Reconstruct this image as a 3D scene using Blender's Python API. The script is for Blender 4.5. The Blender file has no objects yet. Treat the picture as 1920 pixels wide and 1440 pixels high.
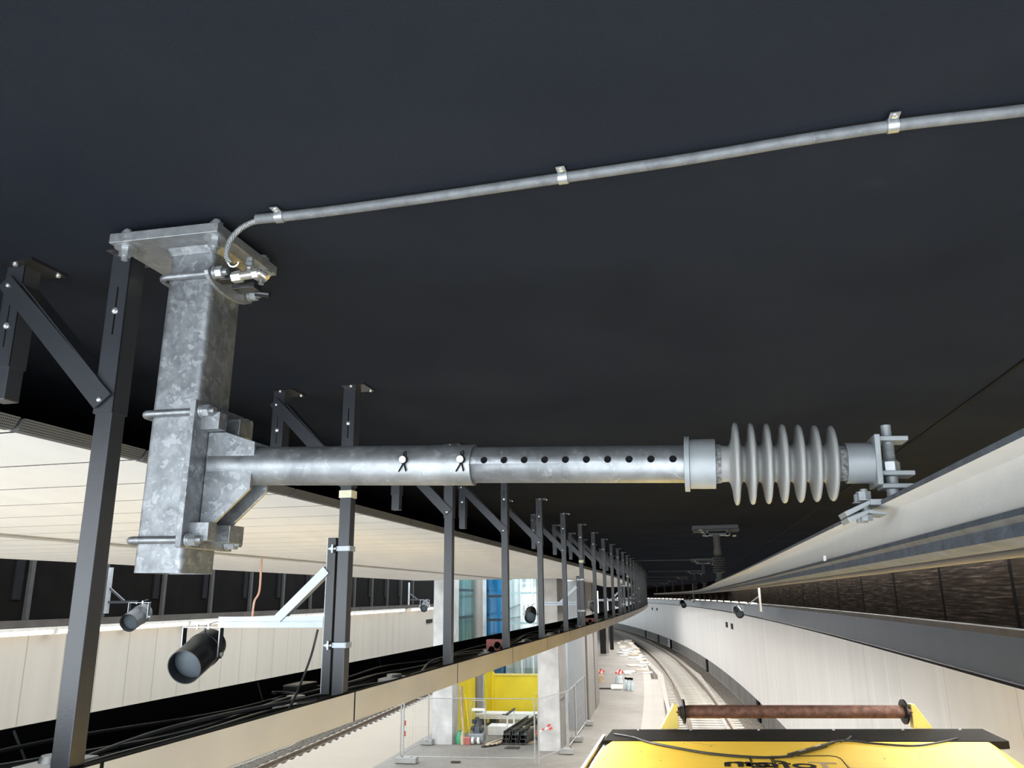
import bpy, bmesh, math, random
from mathutils import Vector, Matrix, Euler
random.seed(7)
PI = math.pi
S = bpy.context.scene
COL = S.collection

# ------------------------------------------------------------------ camera, world, exposure
F_PX, PITCH, ROLL = 1486.1, 0.262142, -0.0112544
fwd = Vector((0, math.cos(PITCH), math.sin(PITCH)))
rgt0 = Vector((1, 0, 0)); up0 = rgt0.cross(fwd)
rgt = math.cos(ROLL)*rgt0 + math.sin(ROLL)*up0
upv = rgt.cross(fwd)
cam_d = bpy.data.cameras.new('camera'); cam = bpy.data.objects.new('camera', cam_d); COL.objects.link(cam)
cam_d.sensor_width = 36.0; cam_d.lens = F_PX/1920*36.0; cam_d.clip_start = 0.02; cam_d.clip_end = 600
m3 = Matrix((rgt, upv, -fwd)).transposed()
cam.matrix_world = m3.to_4x4()
S.camera = cam

wd = bpy.data.worlds.new('daylight'); S.world = wd; wd.use_nodes = True
wbg = wd.node_tree.nodes['Background']
wt = wd.node_tree
wbg.inputs[0].default_value = (0.86, 0.94, 1.0, 1)
w_tc = wt.nodes.new('ShaderNodeTexCoord'); w_dot = wt.nodes.new('ShaderNodeVectorMath'); w_dot.operation = 'DOT_PRODUCT'
w_dot.inputs[1].default_value = (-.25, -.95, .18); wt.links.new(w_tc.outputs['Generated'], w_dot.inputs[0])
w_mr = wt.nodes.new('ShaderNodeMapRange'); w_mr.inputs[1].default_value = -.1; w_mr.inputs[2].default_value = .85
w_mr.inputs[3].default_value = 1.45; w_mr.inputs[4].default_value = 3.2
wt.links.new(w_dot.outputs['Value'], w_mr.inputs[0]); wt.links.new(w_mr.outputs[0], wbg.inputs[1])

S.view_settings.view_transform = 'Standard'; S.view_settings.look = 'None'
S.view_settings.gamma = 1.0; S.view_settings.use_curve_mapping = False
S.view_settings.exposure = 1.0

# ------------------------------------------------------------------ place: everything follows a curve of radius R0
R0 = 480.0; H0 = math.radians(13.05); A0 = -H0
P1 = Vector((-0.855, 1.642))
CC = P1 + R0*Vector((-math.cos(H0), math.sin(H0)))
def ang(s): return A0 + s/R0
def W(r, s, z):
    a = ang(s); return Vector((CC.x + (R0+r)*math.cos(a), CC.y + (R0+r)*math.sin(a), z))

# ------------------------------------------------------------------ mesh builder
class MB:
    def __init__(self): self.v = []; self.f = []; self.mi = []; self.uv = []
    def face(self, idx, m=0, uv=None): self.f.append(tuple(idx)); self.mi.append(m); self.uv.append(uv)
    def box(self, c, size, rot=None, m=0):
        c = Vector(c); h = Vector(size)/2; n = len(self.v)
        for dx in (-1, 1):
            for dy in (-1, 1):
                for dz in (-1, 1):
                    p = Vector((dx*h.x, dy*h.y, dz*h.z))
                    if rot is not None: p = rot @ p
                    self.v.append(c+p)
        for q in ((0,1,3,2),(4,6,7,5),(0,4,5,1),(2,3,7,6),(0,2,6,4),(1,5,7,3)): self.face([n+i for i in q], m)
        return self
    def bar(self, p0, p1, w, h, up=(0,0,1), m=0):
        p0 = Vector(p0); p1 = Vector(p1); d = (p1-p0); L = d.length; d.normalize()
        u = Vector(up); x = d.cross(u)
        if x.length < 1e-4: x = d.cross(Vector((1,0,0)))
        x.normalize(); y = x.cross(d)
        R = Matrix((x, d, y)).transposed()
        return self.box((p0+p1)/2, (w, L, h), R, m)
    def prism(self, poly, axis, a, b, m=0):
        # poly in the plane of the two other axes, extruded along axis from a to b
        n = len(self.v); k = len(poly)
        for t in (a, b):
            for (p, q) in poly:
                self.v.append(Vector({'x': (t,p,q), 'y': (p,t,q), 'z': (p,q,t)}[axis]))
        self.face([n+i for i in range(k)][::-1], m); self.face([n+k+i for i in range(k)], m)
        for i in range(k):
            j = (i+1) % k; self.face((n+i, n+j, n+k+j, n+k+i), m)
        return self
    def frame(self, d):
        d = Vector(d).normalized(); u = Vector((0,0,1)) if abs(d.z) < .95 else Vector((1,0,0))
        x = d.cross(u).normalized(); return d, x, x.cross(d).normalized()
    def cyl(self, p0, p1, r, n=16, r2=None, m=0, caps=True, phase=0.0):
        p0 = Vector(p0); p1 = Vector(p1); d, x, y = self.frame(p1-p0); k = len(self.v); r2 = r if r2 is None else r2
        for p, rr in ((p0, r), (p1, r2)):
            for i in range(n):
                a = 2*PI*i/n+phase; self.v.append(p + x*(rr*math.cos(a)) + y*(rr*math.sin(a)))
        for i in range(n):
            j = (i+1) % n; self.face((k+j, k+i, k+n+i, k+n+j), m)
        if caps:
            self.face([k+i for i in range(n)], m); self.face([k+n+i for i in range(n)][::-1], m)
        return self
    def lathe(self, p0, d, prof, n=32, m=0, caps=True):
        # prof: list of (distance along d, radius)
        p0 = Vector(p0); d, x, y = self.frame(d); k = len(self.v)
        for t, rr in prof:
            for i in range(n):
                a = 2*PI*i/n; self.v.append(p0 + d*t + x*(rr*math.cos(a)) + y*(rr*math.sin(a)))
        for q in range(len(prof)-1):
            b = k+q*n
            for i in range(n):
                j = (i+1) % n; self.face((b+j, b+i, b+n+i, b+n+j), m)
        if caps:
            self.face([k+i for i in range(n)], m); self.face([k+(len(prof)-1)*n+i for i in range(n)][::-1], m)
        return self
    def tube(self, pts, r, n=8, m=0):
        pts = [Vector(p) for p in pts]; k = len(self.v); prevx = None
        for q, p in enumerate(pts):
            d = (pts[min(q+1, len(pts)-1)] - pts[max(q-1, 0)]).normalized()
            if prevx is None: _, x, y = self.frame(d)
            else:
                x = (prevx - d*prevx.dot(d)).normalized(); y = x.cross(d)
            prevx = x
            rr = r[q] if isinstance(r, (list, tuple)) else r
            for i in range(n):
                a = 2*PI*i/n; self.v.append(p + x*(rr*math.cos(a)) + y*(rr*math.sin(a)))
        for q in range(len(pts)-1):
            b = k+q*n
            for i in range(n):
                j = (i+1) % n; self.face((b+j, b+i, b+n+i, b+n+j), m)
        self.face([k+i for i in range(n)], m); self.face([k+(len(pts)-1)*n+i for i in range(n)][::-1], m)
        return self
    def sweep(self, prof, s0, s1, ds=2.0, m=None, rf=None, zf=None):
        # closed profile of (r, z) swept along the curve; m = material index per profile edge
        k = len(self.v); n = len(prof); N = max(1, int(math.ceil((s1-s0)/ds)))
        ss = [s0+(s1-s0)*i/N for i in range(N+1)]
        for s in ss:
            ro = rf(s) if rf else 0; zo = zf(s) if zf else 0
            for r, z in prof: self.v.append(W(r+ro, s, z+zo))
        for q in range(N):
            for i in range(n):
                j = (i+1) % n; a = k+q*n; mm = m[i] if isinstance(m, (list, tuple)) else (m or 0)
                vert = abs(prof[j][1]-prof[i][1]) > abs(prof[j][0]-prof[i][0])
                vi, vj = (prof[i][1], prof[j][1]) if vert else (prof[i][0], prof[j][0])
                self.face((a+i, a+j, a+n+j, a+n+i), mm, ((ss[q], vi), (ss[q], vj), (ss[q+1], vj), (ss[q+1], vi)))
        self.face([k+i for i in range(n)][::-1], m[0] if isinstance(m, (list, tuple)) else (m or 0))
        self.face([k+N*n+i for i in range(n)], m[0] if isinstance(m, (list, tuple)) else (m or 0))
        return self
    def rbox(self, r0, r1, s0, s1, z0, z1, m=0):
        return self.sweep([(r0,z0),(r0,z1),(r1,z1),(r1,z0)], s0, s1, 50, m)
    def mesh(self, name):
        me = bpy.data.meshes.new(name); me.from_pydata([tuple(v) for v in self.v], [], self.f)
        for p, mi in zip(me.polygons, self.mi): p.material_index = mi
        if any(u is not None for u in self.uv):
            L = me.uv_layers.new(name='metres')
            for p, u in zip(me.polygons, self.uv):
                if u:
                    for li, q in zip(p.loop_indices, u): L.data[li].uv = q
        bm = bmesh.new(); bm.from_mesh(me); bmesh.ops.recalc_face_normals(bm, faces=bm.faces); bm.to_mesh(me); bm.free()
        return me
    def build(self, name, mats, parent=None, smooth=None, bevel=0.0):
        me = self.mesh(name)
        for mm in (mats if isinstance(mats, (list, tuple)) else [mats]): me.materials.append(mm)
        if smooth:
            me.polygons.foreach_set('use_smooth', [True]*len(me.polygons)); me.set_sharp_from_angle(angle=math.radians(smooth))
        o = bpy.data.objects.new(name, me); COL.objects.link(o)
        if parent is not None: o.parent = parent
        if bevel:
            b = o.modifiers.new('edge', 'BEVEL'); b.width = bevel; b.segments = 2; b.limit_method = 'ANGLE'; b.angle_limit = math.radians(40)
        return o

def tag(o, label, cat, group=None, kind=None):
    o['label'] = label; o['category'] = cat
    if group: o['group'] = group
    if kind: o['kind'] = kind
    return o
def struct(o, label=None):
    o['kind'] = 'structure'
    if label: o['label'] = label
    return o
def thing(name, label, cat, loc=(0,0,0), rot=(0,0,0), group=None):
    o = bpy.data.objects.new(name, None); COL.objects.link(o); o.empty_display_size = .1
    o.location = loc; o.rotation_euler = rot
    return tag(o, label, cat, group)
def at(name, label, cat, r, s, z, group=None, tilt=0.0, spin=0.0):
    return thing(name, label, cat, W(r, s, z), (0, tilt, ang(s)+spin), group)
def copy_tree(o, parent=None):
    c = o.copy(); COL.objects.link(c)
    if parent is not None: c.parent = parent
    for ch in [x for x in bpy.data.objects if x.parent == o]: copy_tree(ch, c)
    return c
def place(o, r, s, z, spin=0.0, tilt=0.0):
    o.location = W(r, s, z); o.rotation_euler = (0, tilt, ang(s)+spin)

# ------------------------------------------------------------------ materials
def nodes(name):
    m = bpy.data.materials.new(name); m.use_nodes = True; t = m.node_tree
    return m, t, t.nodes['Principled BSDF']
def lk(t, a, b): t.links.new(a, b)
def mapping(t, coord='Object', scale=(1,1,1)):
    tc = t.nodes.new('ShaderNodeTexCoord'); mp = t.nodes.new('ShaderNodeMapping'); mp.inputs['Scale'].default_value = scale
    lk(t, tc.outputs[coord], mp.inputs['Vector']); return mp.outputs['Vector']
def noise(t, vec, scale, detail=4, rough=.55, dist=0):
    n = t.nodes.new('ShaderNodeTexNoise'); n.inputs['Scale'].default_value = scale; n.inputs['Detail'].default_value = detail
    n.inputs['Roughness'].default_value = rough; n.inputs['Distortion'].default_value = dist
    if vec is not None: lk(t, vec, n.inputs['Vector'])
    return n.outputs['Fac']
def ramp(t, fac, stops):
    r = t.nodes.new('ShaderNodeValToRGB'); e = r.color_ramp.elements
    while len(e) < len(stops): e.new(0.5)
    for el, (p, c) in zip(e, stops): el.position = p; el.color = (*c, 1) if len(c) == 3 else c
    lk(t, fac, r.inputs['Fac']); return r.outputs['Color']
def mix(t, a, b, fac, mode='MIX'):
    n = t.nodes.new('ShaderNodeMix'); n.data_type = 'RGBA'; n.blend_type = mode
    for sock, v in ((n.inputs['A'] if False else n.inputs[6], a), (n.inputs[7], b)):
        if isinstance(v, (tuple, list)): sock.default_value = (*v[:3], 1)
        else: lk(t, v, sock)
    if isinstance(fac, (int, float)): n.inputs[0].default_value = fac
    else: lk(t, fac, n.inputs[0])
    return n.outputs[2]
def math_n(t, op, a, b=None):
    n = t.nodes.new('ShaderNodeMath'); n.operation = op
    for i, v in enumerate((a, b)):
        if v is None: continue
        if isinstance(v, (int, float)): n.inputs[i].default_value = v
        else: lk(t, v, n.inputs[i])
    return n.outputs[0]
def bump(t, b, h, strength=.3, dist=.01):
    n = t.nodes.new('ShaderNodeBump'); n.inputs['Strength'].default_value = strength; n.inputs['Distance'].default_value = dist
    lk(t, h, n.inputs['Height']); lk(t, n.outputs['Normal'], b.inputs['Normal'])
def simple(name, col, rough=.5, metal=0.0, var=.12, scale=8, bmp=0.0, bscale=60, spec=.5, coord='Object', stretch=(1,1,1)):
    m, t, b = nodes(name); v = mapping(t, coord, stretch)
    f = noise(t, v, scale)
    c = ramp(t, f, [(.3, [x*(1-var) for x in col]), (.7, [min(1, x*(1+var)) for x in col])])
    lk(t, c, b.inputs['Base Color']); b.inputs['Roughness'].default_value = rough; b.inputs['Metallic'].default_value = metal
    b.inputs['Specular IOR Level'].default_value = spec
    if bmp: bump(t, b, noise(t, v, bscale), bmp, .004)
    return m
def emis(name, col, strength):
    m, t, b = nodes(name); b.inputs['Base Color'].default_value = (*col, 1)
    b.inputs['Emission Color'].default_value = (*col, 1); b.inputs['Emission Strength'].default_value = strength; return m
def galvanized(name, lo, hi, sc=14, rough=.42, metal=.55, sp=.0):
    m, t, b = nodes(name); v = mapping(t)
    n1 = noise(t, v, sc, 5, .6, .4); n2 = noise(t, v, sc*3.4, 3, .6, .8)
    c1 = ramp(t, n1, [(.3, lo), (.68, hi)])
    c2 = ramp(t, n2, [(.60, (0,0,0)), (.70, (1,1,1))])
    c = mix(t, c1, [min(1, x*1.5) for x in hi], math_n(t, 'MULTIPLY', c2, .5))
    vo = t.nodes.new('ShaderNodeTexVoronoi'); vo.inputs['Scale'].default_value = sc*3.6; vo.distance = 'MANHATTAN'
    wv = t.nodes.new('ShaderNodeTexNoise'); wv.inputs['Scale'].default_value = sc*2.5; lk(t, v, wv.inputs['Vector'])
    wm = t.nodes.new('ShaderNodeMix'); wm.data_type = 'VECTOR'; wm.inputs[0].default_value = .035; lk(t, v, wm.inputs[4]); lk(t, wv.outputs['Color'], wm.inputs[5]); lk(t, wm.outputs[1], vo.inputs['Vector'])
    vs = t.nodes.new('ShaderNodeSeparateXYZ'); lk(t, vo.outputs['Color'], vs.inputs[0])
    c = mix(t, c, [min(1, x*1.9) for x in hi], math_n(t, 'MULTIPLY', ramp(t, vs.outputs[0], [(.72, (0,0,0)), (.99, (1,1,1))]), sp))
    c = mix(t, c, [x*.7 for x in lo], math_n(t, 'MULTIPLY', ramp(t, vs.outputs[1], [(.65, (0,0,0)), (.95, (1,1,1))]), sp*.6))
    lk(t, c, b.inputs['Base Color']); b.inputs['Metallic'].default_value = metal
    r = ramp(t, n2, [(.3, (rough,)*3), (.7, (min(1, rough+.18),)*3)]); lk(t, r, b.inputs['Roughness'])
    bump(t, b, n2, .05, .002); return m

M = {}
M['galv'] = galvanized('galvanized steel', (.155,.163,.173), (.31,.322,.335), 22, .40, .85, .32)
M['galv_s'] = galvanized('galvanized tube', (.19,.20,.21), (.33,.34,.35), 16, .36, .8, .09)
M['galv_p'] = galvanized('dull galvanized plate', (.22,.23,.24), (.33,.34,.35), 25, .42, .75, .15)
M['galv_d'] = galvanized('dull galvanized conduit', (.12,.127,.135), (.20,.208,.217), 30, .55, .4)
M['zinc'] = simple('zinc plated', (.36,.375,.385), .35, .7, .1, 20)
M['bright'] = simple('bright zinc strut', (.40,.435,.47), .4, .4, .08, 12)
M['cast'] = simple('grey cast fitting', (.24,.255,.265), .5, .3, .08, 25)
M['fcast'] = simple('dark grey cast support', (.055,.056,.058), .6, 0, .1, 20, spec=.25)
M['insul'] = simple('grey silicone insulator', (.23,.228,.222), .38, 0, .05, 6, spec=.5)
M['rope'] = simple('steel rope', (.22,.225,.23), .5, .4, .2, 80)
M['mortar'] = simple('insulator mortar', (.16,.16,.16), .9, 0, .7, 140, .8, 200)
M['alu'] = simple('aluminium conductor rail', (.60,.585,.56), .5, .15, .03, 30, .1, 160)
M['alu_d'] = simple('dark aluminium flange', (.060,.070,.088), .65, 0, .35, 40, .3, 120)
M['copper'] = simple('copper contact wire', (.12,.10,.085), .6, .3)
M['char'] = simple('charcoal painted steel', (.024,.026,.031), .33, 0, .1, 6, .05, 150, spec=.6)
M['blk'] = simple('black paint', (.006,.006,.007), .75, 0, .2, 10, spec=.08)
M['blk_g'] = simple('black plastic gloss', (.012,.012,.013), .3, 0, .2, 10)
M['cable'] = simple('black cable', (.02,.02,.021), .38, 0, .2, 10)
M['cable_g'] = simple('grey cable', (.10,.10,.10), .45, 0, .2, 10)
M['screw'] = simple('bright screw', (.75,.75,.76), .25, .8, .05)
M['dark_speaker'] = simple('dark grey loudspeaker', (.016,.0165,.018), .38, 0, .1, 5, spec=.6)
M['grille'] = simple('blue grey loudspeaker grille', (.085,.105,.122), .5, .2, .08, 40)
M['white'] = simple('white plastic', (.78,.78,.77), .5, 0, .05)
M['label'] = simple('cream label', (.62,.58,.42), .5)
M['brass'] = simple('nickel terminal', (.62,.60,.55), .3, .8, .08)

def ceiling_mat():
    m, t, b = nodes('black ceiling paint'); v = mapping(t)
    c = ramp(t, noise(t, v, 1.3, 6), [(.3, (.0165,.0192,.0262)), (.7, (.0225,.0260,.0345))])
    sp = ramp(t, noise(t, v, 7, 2), [(.74, (0,0,0)), (.80, (1,1,1))])
    c = mix(t, c, (.04,.04,.042), math_n(t, 'MULTIPLY', sp, .25))
    lk(t, c, b.inputs['Base Color']); b.inputs['Roughness'].default_value = .8; b.inputs['Specular IOR Level'].default_value = 0.0
    bump(t, b, noise(t, v, 170, 4, .7), .35, .004); return m
M['ceil'] = ceiling_mat()
def uvnode(t):
    n = t.nodes.new('ShaderNodeUVMap'); n.uv_map = 'metres'; s = t.nodes.new('ShaderNodeSeparateXYZ'); lk(t, n.outputs[0], s.inputs[0])
    return n.outputs[0], s.outputs[0], s.outputs[1]
def joints(t, u, period, off, width):
    x = math_n(t, 'SUBTRACT', u, off); x = math_n(t, 'DIVIDE', x, period); fr = math_n(t, 'FRACT', x)
    d = math_n(t, 'MULTIPLY', math_n(t, 'MINIMUM', fr, math_n(t, 'SUBTRACT', 1.0, fr)), period)
    return math_n(t, 'LESS_THAN', d, width/2)
def wallmat(name, lo, hi, period, off, jw, jcol, rough=.4, streak=0.0, spec=.4):
    m, t, b = nodes(name); uv, u, v = uvnode(t)
    mp = t.nodes.new('ShaderNodeMapping'); mp.inputs['Scale'].default_value = (1.6, .12, 1); lk(t, uv, mp.inputs['Vector'])
    c = ramp(t, noise(t, mp.outputs[0], 1.2, 5), [(.3, lo), (.7, hi)])
    if streak:
        mp2 = t.nodes.new('ShaderNodeMapping'); mp2.inputs['Scale'].default_value = (2.2, .10, 1); lk(t, uv, mp2.inputs['Vector'])
        st = ramp(t, noise(t, mp2.outputs[0], 2.0, 3, .5), [(.56, (0,0,0)), (.68, (1,1,1))])
        c = mix(t, c, [min(.95, x*1.1) for x in hi], math_n(t, 'MULTIPLY', st, streak))
    c = mix(t, c, jcol, joints(t, u, period, off, jw))
    lk(t, c, b.inputs['Base Color']); b.inputs['Roughness'].default_value = rough; b.inputs['Specular IOR Level'].default_value = spec
    return m
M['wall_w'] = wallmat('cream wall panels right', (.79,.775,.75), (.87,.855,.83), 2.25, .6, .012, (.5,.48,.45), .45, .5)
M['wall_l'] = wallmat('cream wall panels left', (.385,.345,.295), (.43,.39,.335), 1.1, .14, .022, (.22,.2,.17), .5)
M['band'] = wallmat('blue grey fascia band', (.022,.029,.040), (.032,.041,.055), 2.25, 1.4, .012, (.03,.03,.035), .4, 0, .3)
def brown():
    m, t, b = nodes('brown fibre boards'); uv, u, v = uvnode(t)
    mp = t.nodes.new('ShaderNodeMapping'); mp.inputs['Scale'].default_value = (.9, 26, 1); lk(t, uv, mp.inputs['Vector'])
    c = ramp(t, noise(t, mp.outputs[0], 1.6, 6, .7), [(.32, (.004,.0033,.0029)), (.54, (.012,.010,.0086)), (.74, (.045,.038,.032))])
    c = mix(t, c, (.004,.004,.004), joints(t, u, 2.24, .45, .09))
    lk(t, c, b.inputs['Base Color']); b.inputs['Roughness'].default_value = .9; b.inputs['Specular IOR Level'].default_value = 0.0; return m
M['brown'] = brown()
M['ledge'] = simple('brown grey ledge', (.06,.053,.047), .8, 0, .2, 3, spec=.1)
M['plinth'] = wallmat('grey concrete plinth', (.13,.125,.115), (.21,.2,.185), 1.8, 0, .02, (.07,.07,.06), .8)
M['fascia'] = simple('beige fascia sheet', (.50,.472,.44), .55, 0, .07, 3, .05, 60)
M['slat'] = simple('white soffit plank', (.86,.85,.83), .5, 0, .04, 1.2, stretch=(4,.4,1))
def perf():
    m, t, b = nodes('perforated grey edge'); n = t.nodes.new('ShaderNodeUVMap'); n.uv_map = 'metres'
    vo = t.nodes.new('ShaderNodeTexVoronoi'); vo.inputs['Scale'].default_value = 150; vo.inputs['Randomness'].default_value = 0; lk(t, n.outputs[0], vo.inputs['Vector'])
    c = ramp(t, vo.outputs['Distance'], [(.26, (.012,.012,.012)), (.36, (.15,.147,.142))]); lk(t, c, b.inputs['Base Color']); b.inputs['Roughness'].default_value = .7
    b.inputs['Specular IOR Level'].default_value = .15; return m
M['perf'] = perf()
M['chan'] = simple('grey lamp channel', (.40,.385,.36), .5, 0, .08, 3)
M['conc'] = simple('concrete', (.30,.30,.29), .75, 0, .2, 1.5, .1, 30)
M['conc_l'] = simple('pale concrete pier', (.58,.575,.565), .7, 0, .22, 2.2, .1, 30)
M['colgrey'] = simple('grey clad column', (.24,.225,.205), .5, 0, .08, 2)
M['coldim'] = simple('grey cladding and pier side shade', (.20,.19,.175), .6, 0, .1, 2)
M['steelcol'] = simple('brushed steel cladding', (.32,.325,.33), .35, .5, .1, 2, stretch=(1,1,.1))
def floor_mat():
    m, t, b = nodes('platform concrete'); uv, u, v = uvnode(t)
    n1 = noise(t, uv, .6, 6, .6); n2 = noise(t, uv, 5, 5, .65)
    c = ramp(t, n1, [(.3, (.155,.14,.12)), (.7, (.25,.228,.198))])
    c = mix(t, c, (.36,.335,.295), math_n(t, 'MULTIPLY', ramp(t, n2, [(.55, (0,0,0)), (.75, (1,1,1))]), .45))
    left = math_n(t, 'LESS_THAN', v, -6.35); c = mix(t, c, (.36,.30,.235), math_n(t, 'MULTIPLY', left, .8))  # cream left part, its sunlit brightness put into the colour
    strip = math_n(t, 'MULTIPLY', math_n(t, 'GREATER_THAN', v, -.31), math_n(t, 'LESS_THAN', v, -.02))
    c = mix(t, c, (.40,.37,.32), math_n(t, 'MULTIPLY', strip, .6))
    edge = math_n(t, 'GREATER_THAN', v, -.02); c = mix(t, c, (.40,.37,.33), math_n(t, 'MULTIPLY', edge, .5))
    c = mix(t, c, (.2,.19,.17), math_n(t, 'MULTIPLY', joints(t, u, 3.1, .3, .02), .6))
    lk(t, c, b.inputs['Base Color']); b.inputs['Roughness'].default_value = .7; bump(t, b, n2, .2, .01); return m
M['floor'] = floor_mat()
def ballast_mat():
    m, t, b = nodes('ballast'); v = mapping(t)
    vo = t.nodes.new('ShaderNodeTexVoronoi'); vo.inputs['Scale'].default_value = 14; lk(t, v, vo.inputs['Vector'])
    c = ramp(t, vo.outputs['Distance'], [(.05, (.40,.365,.32)), (.5, (.22,.195,.165)), (.8, (.06,.052,.045))])
    c = mix(t, c, (.50,.465,.41), math_n(t, 'MULTIPLY', ramp(t, noise(t, v, .7, 5), [(.45, (0,0,0)), (.65, (1,1,1))]), .55))
    lk(t, c, b.inputs['Base Color']); b.inputs['Roughness'].default_value = .95; bump(t, b, vo.outputs['Distance'], .8, .05); return m
M['ballast'] = ballast_mat()
M['ballast_d'] = simple('dark ballast', (.075,.066,.057), .95, 0, .6, 16, .8, 30, spec=.1)
M['ballast_m'] = simple('brown grey ballast shoulder', (.13,.115,.098), .95, 0, .7, 14, .8, 30, spec=.1)
M['rail'] = simple('rusty rail', (.17,.125,.09), .6, .3, .3, 4)
M['railtop'] = simple('worn rail head', (.34,.28,.22), .4, .6, .15, 2)
M['sleeper'] = simple('concrete sleeper', (.50,.475,.43), .85, 0, .25, 4)
M['yel'] = simple('yellow vehicle paint', (1.0,.65,.065), .55, 0, .05, 2.5, spec=.3)
M['yel_p'] = simple('pale yellow bracket', (.84,.66,.16), .4, 0, .08, 6)
M['yel_h'] = simple('yellow hoarding sheet', (.80,.62,.02), .5, 0, .1, 1.2)
M['roofblk'] = simple('black anti slip roof', (.014,.012,.010), .85, 0, .3, 30, .3, 200, spec=.08)
M['rust'] = simple('rusty roller', (.21,.105,.075), .55, .25, .45, 22, .3, 60)
M['glass_g'] = simple('green tinted glass', (.30,.42,.40), .08, .2, .2, .8)
M['glass_b'] = simple('blue tinted glass', (.05,.22,.36), .08, .2, .35, 1.0, stretch=(6,6,.3))
def glassmat(name, tint):
    m, t, b = nodes(name); t.nodes.remove(b); out = [n for n in t.nodes if n.type == 'OUTPUT_MATERIAL'][0]
    v = mapping(t, 'Object', (5,5,.25)); c = ramp(t, noise(t, v, 1.0, 3), [(.3, [x*.7 for x in tint]), (.7, [min(1, x*1.25) for x in tint])])
    tr = t.nodes.new('ShaderNodeBsdfTransparent'); lk(t, c, tr.inputs[0]); g = t.nodes.new('ShaderNodeBsdfGlossy'); g.inputs['Roughness'].default_value = .06
    mx = t.nodes.new('ShaderNodeMixShader'); mx.inputs[0].default_value = .12; lk(t, tr.outputs[0], mx.inputs[1]); lk(t, g.outputs[0], mx.inputs[2]); lk(t, mx.outputs[0], out.inputs[0]); return m
M['glass_b'] = glassmat('blue tinted glass', (.10,.44,.66)); M['glass_g'] = glassmat('green tinted glass', (.72,.86,.82)); M['glass_c'] = glassmat('clear glass', (.80,.92,.92))
M['bar_g'] = simple('teal glazing bar', (.30,.42,.42), .4)
M['mull'] = simple('dark glazing bar', (.02,.03,.035), .4)
M['facade'] = wallmat('bright daylight facade', (.74,.80,.80), (.88,.92,.90), .36, 0, .03, (.35,.45,.45), .6)
M['wood'] = simple('timber', (.46,.33,.20), .7, 0, .25, 8, stretch=(1,1,1))
M['wood_p'] = simple('pale planks', (.60,.48,.34), .7, 0, .2, 6)
M['darkbeam'] = simple('black coated beam', (.022,.022,.023), .35, 0, .2, 8)
M['sheet'] = simple('white board', (.82,.82,.80), .6, 0, .05)
M['red'] = simple('red plastic', (.65,.06,.045), .45)
M['redbox'] = simple('faded red box', (.58,.18,.16), .5)
M['green'] = simple('green bag', (.08,.38,.20), .6)
M['blue_b'] = simple('clear bottle', (.55,.62,.66), .15)
M['pink'] = simple('pink wire', (.60,.36,.29), .6)
M['tubehouse'] = simple('lamp housing', (.5,.47,.42), .5)
M['tube'] = emis('lit tube', (1.0,.965,.90), 2.2)
M['fence'] = simple('fence tube', (.40,.40,.40), .5, .3)
M['dkpanel'] = simple('dark hanging panel', (.012,.011,.010), .7, spec=.15)

# ------------------------------------------------------------------ structure
STRIP = 92.0; SE = 135.0; SB = -3.4; RC = -6.5
def slab(r0, r1, s0, s1):
    return MB().sweep([(r0,.75),(r0,.97),(r1,.97),(r1,.75)], s0, s1, 2.0)
mb = slab(RC, 4.5, SB, 20.7); struct(mb.build('ceiling', M['ceil']))
mb = slab(RC, -6.0, 20.7, 30.2); mb.sweep([(-2.2,.75),(-2.2,.97),(4.5,.97),(4.5,.75)], 20.7, 30.2, 2.0); mb.sweep([(RC,.75),(RC,.97),(4.5,.97),(4.5,.75)], 30.2, SE, 2.0); struct(mb.build('ceiling', M['ceil']))

# thin joint line in the ceiling over the track is a narrow raised batten
mb = MB(); mb.sweep([(2.30,.745),(2.30,.752),(2.312,.752),(2.312,.745)], -2, 60, 2.0); struct(mb.build('trim_1', M['blk']))
# right wall: plinth, cream panels, black strip, grey band, ledge, brown boards
mb = MB()
prof = [(4.14,-4.9),(4.14,-4.0),(4.05,-4.0),(4.05,-.87),(4.02,-.87),(4.02,-.84),(4.07,-.84),(4.07,-.42),(4.068,-.35),(4.11,-.34),(4.11,.75),(4.5,.75),(4.5,-4.9)]
mats = [0,0,1,2,2,2,3,4,2,5,5,5,5]
mb.sweep(prof, SB, SE, 1.5, mats)
for s in (33.0, 54.0, 77.5, 87.1, 97.9): mb.rbox(4.07, 4.16, s-.35, s+.35, -4.9, -4.0, 2)
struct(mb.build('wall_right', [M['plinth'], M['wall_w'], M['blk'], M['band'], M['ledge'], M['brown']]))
# left wall
mb = MB()
prof = [(-12.25,-4.9),(-12.25,-.52),(-12.12,-.50),(-12.12,-.36),(-12.3,-.36),(-12.3,1.05),(-12.7,1.05),(-12.7,-4.9)]
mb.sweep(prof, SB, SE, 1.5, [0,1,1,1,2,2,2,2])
for k in range(16):
    s = 6.2+2.33*k
    mb.rbox(-12.3, -12.22, s-.055, s+.055, -.36, 1.05, 3)
    mb.rbox(-12.3, -12.26, s-.42, s-.2, .05, 1.05, 4)
struct(mb.build('wall_left', [M['wall_l'], M['ledge'], simple('black boards', (.004,.0034,.003), .8, 0, .3, 2, spec=.04), simple('grey batten', (.035,.034,.033), .6, spec=.2), M['blk']]))
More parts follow.
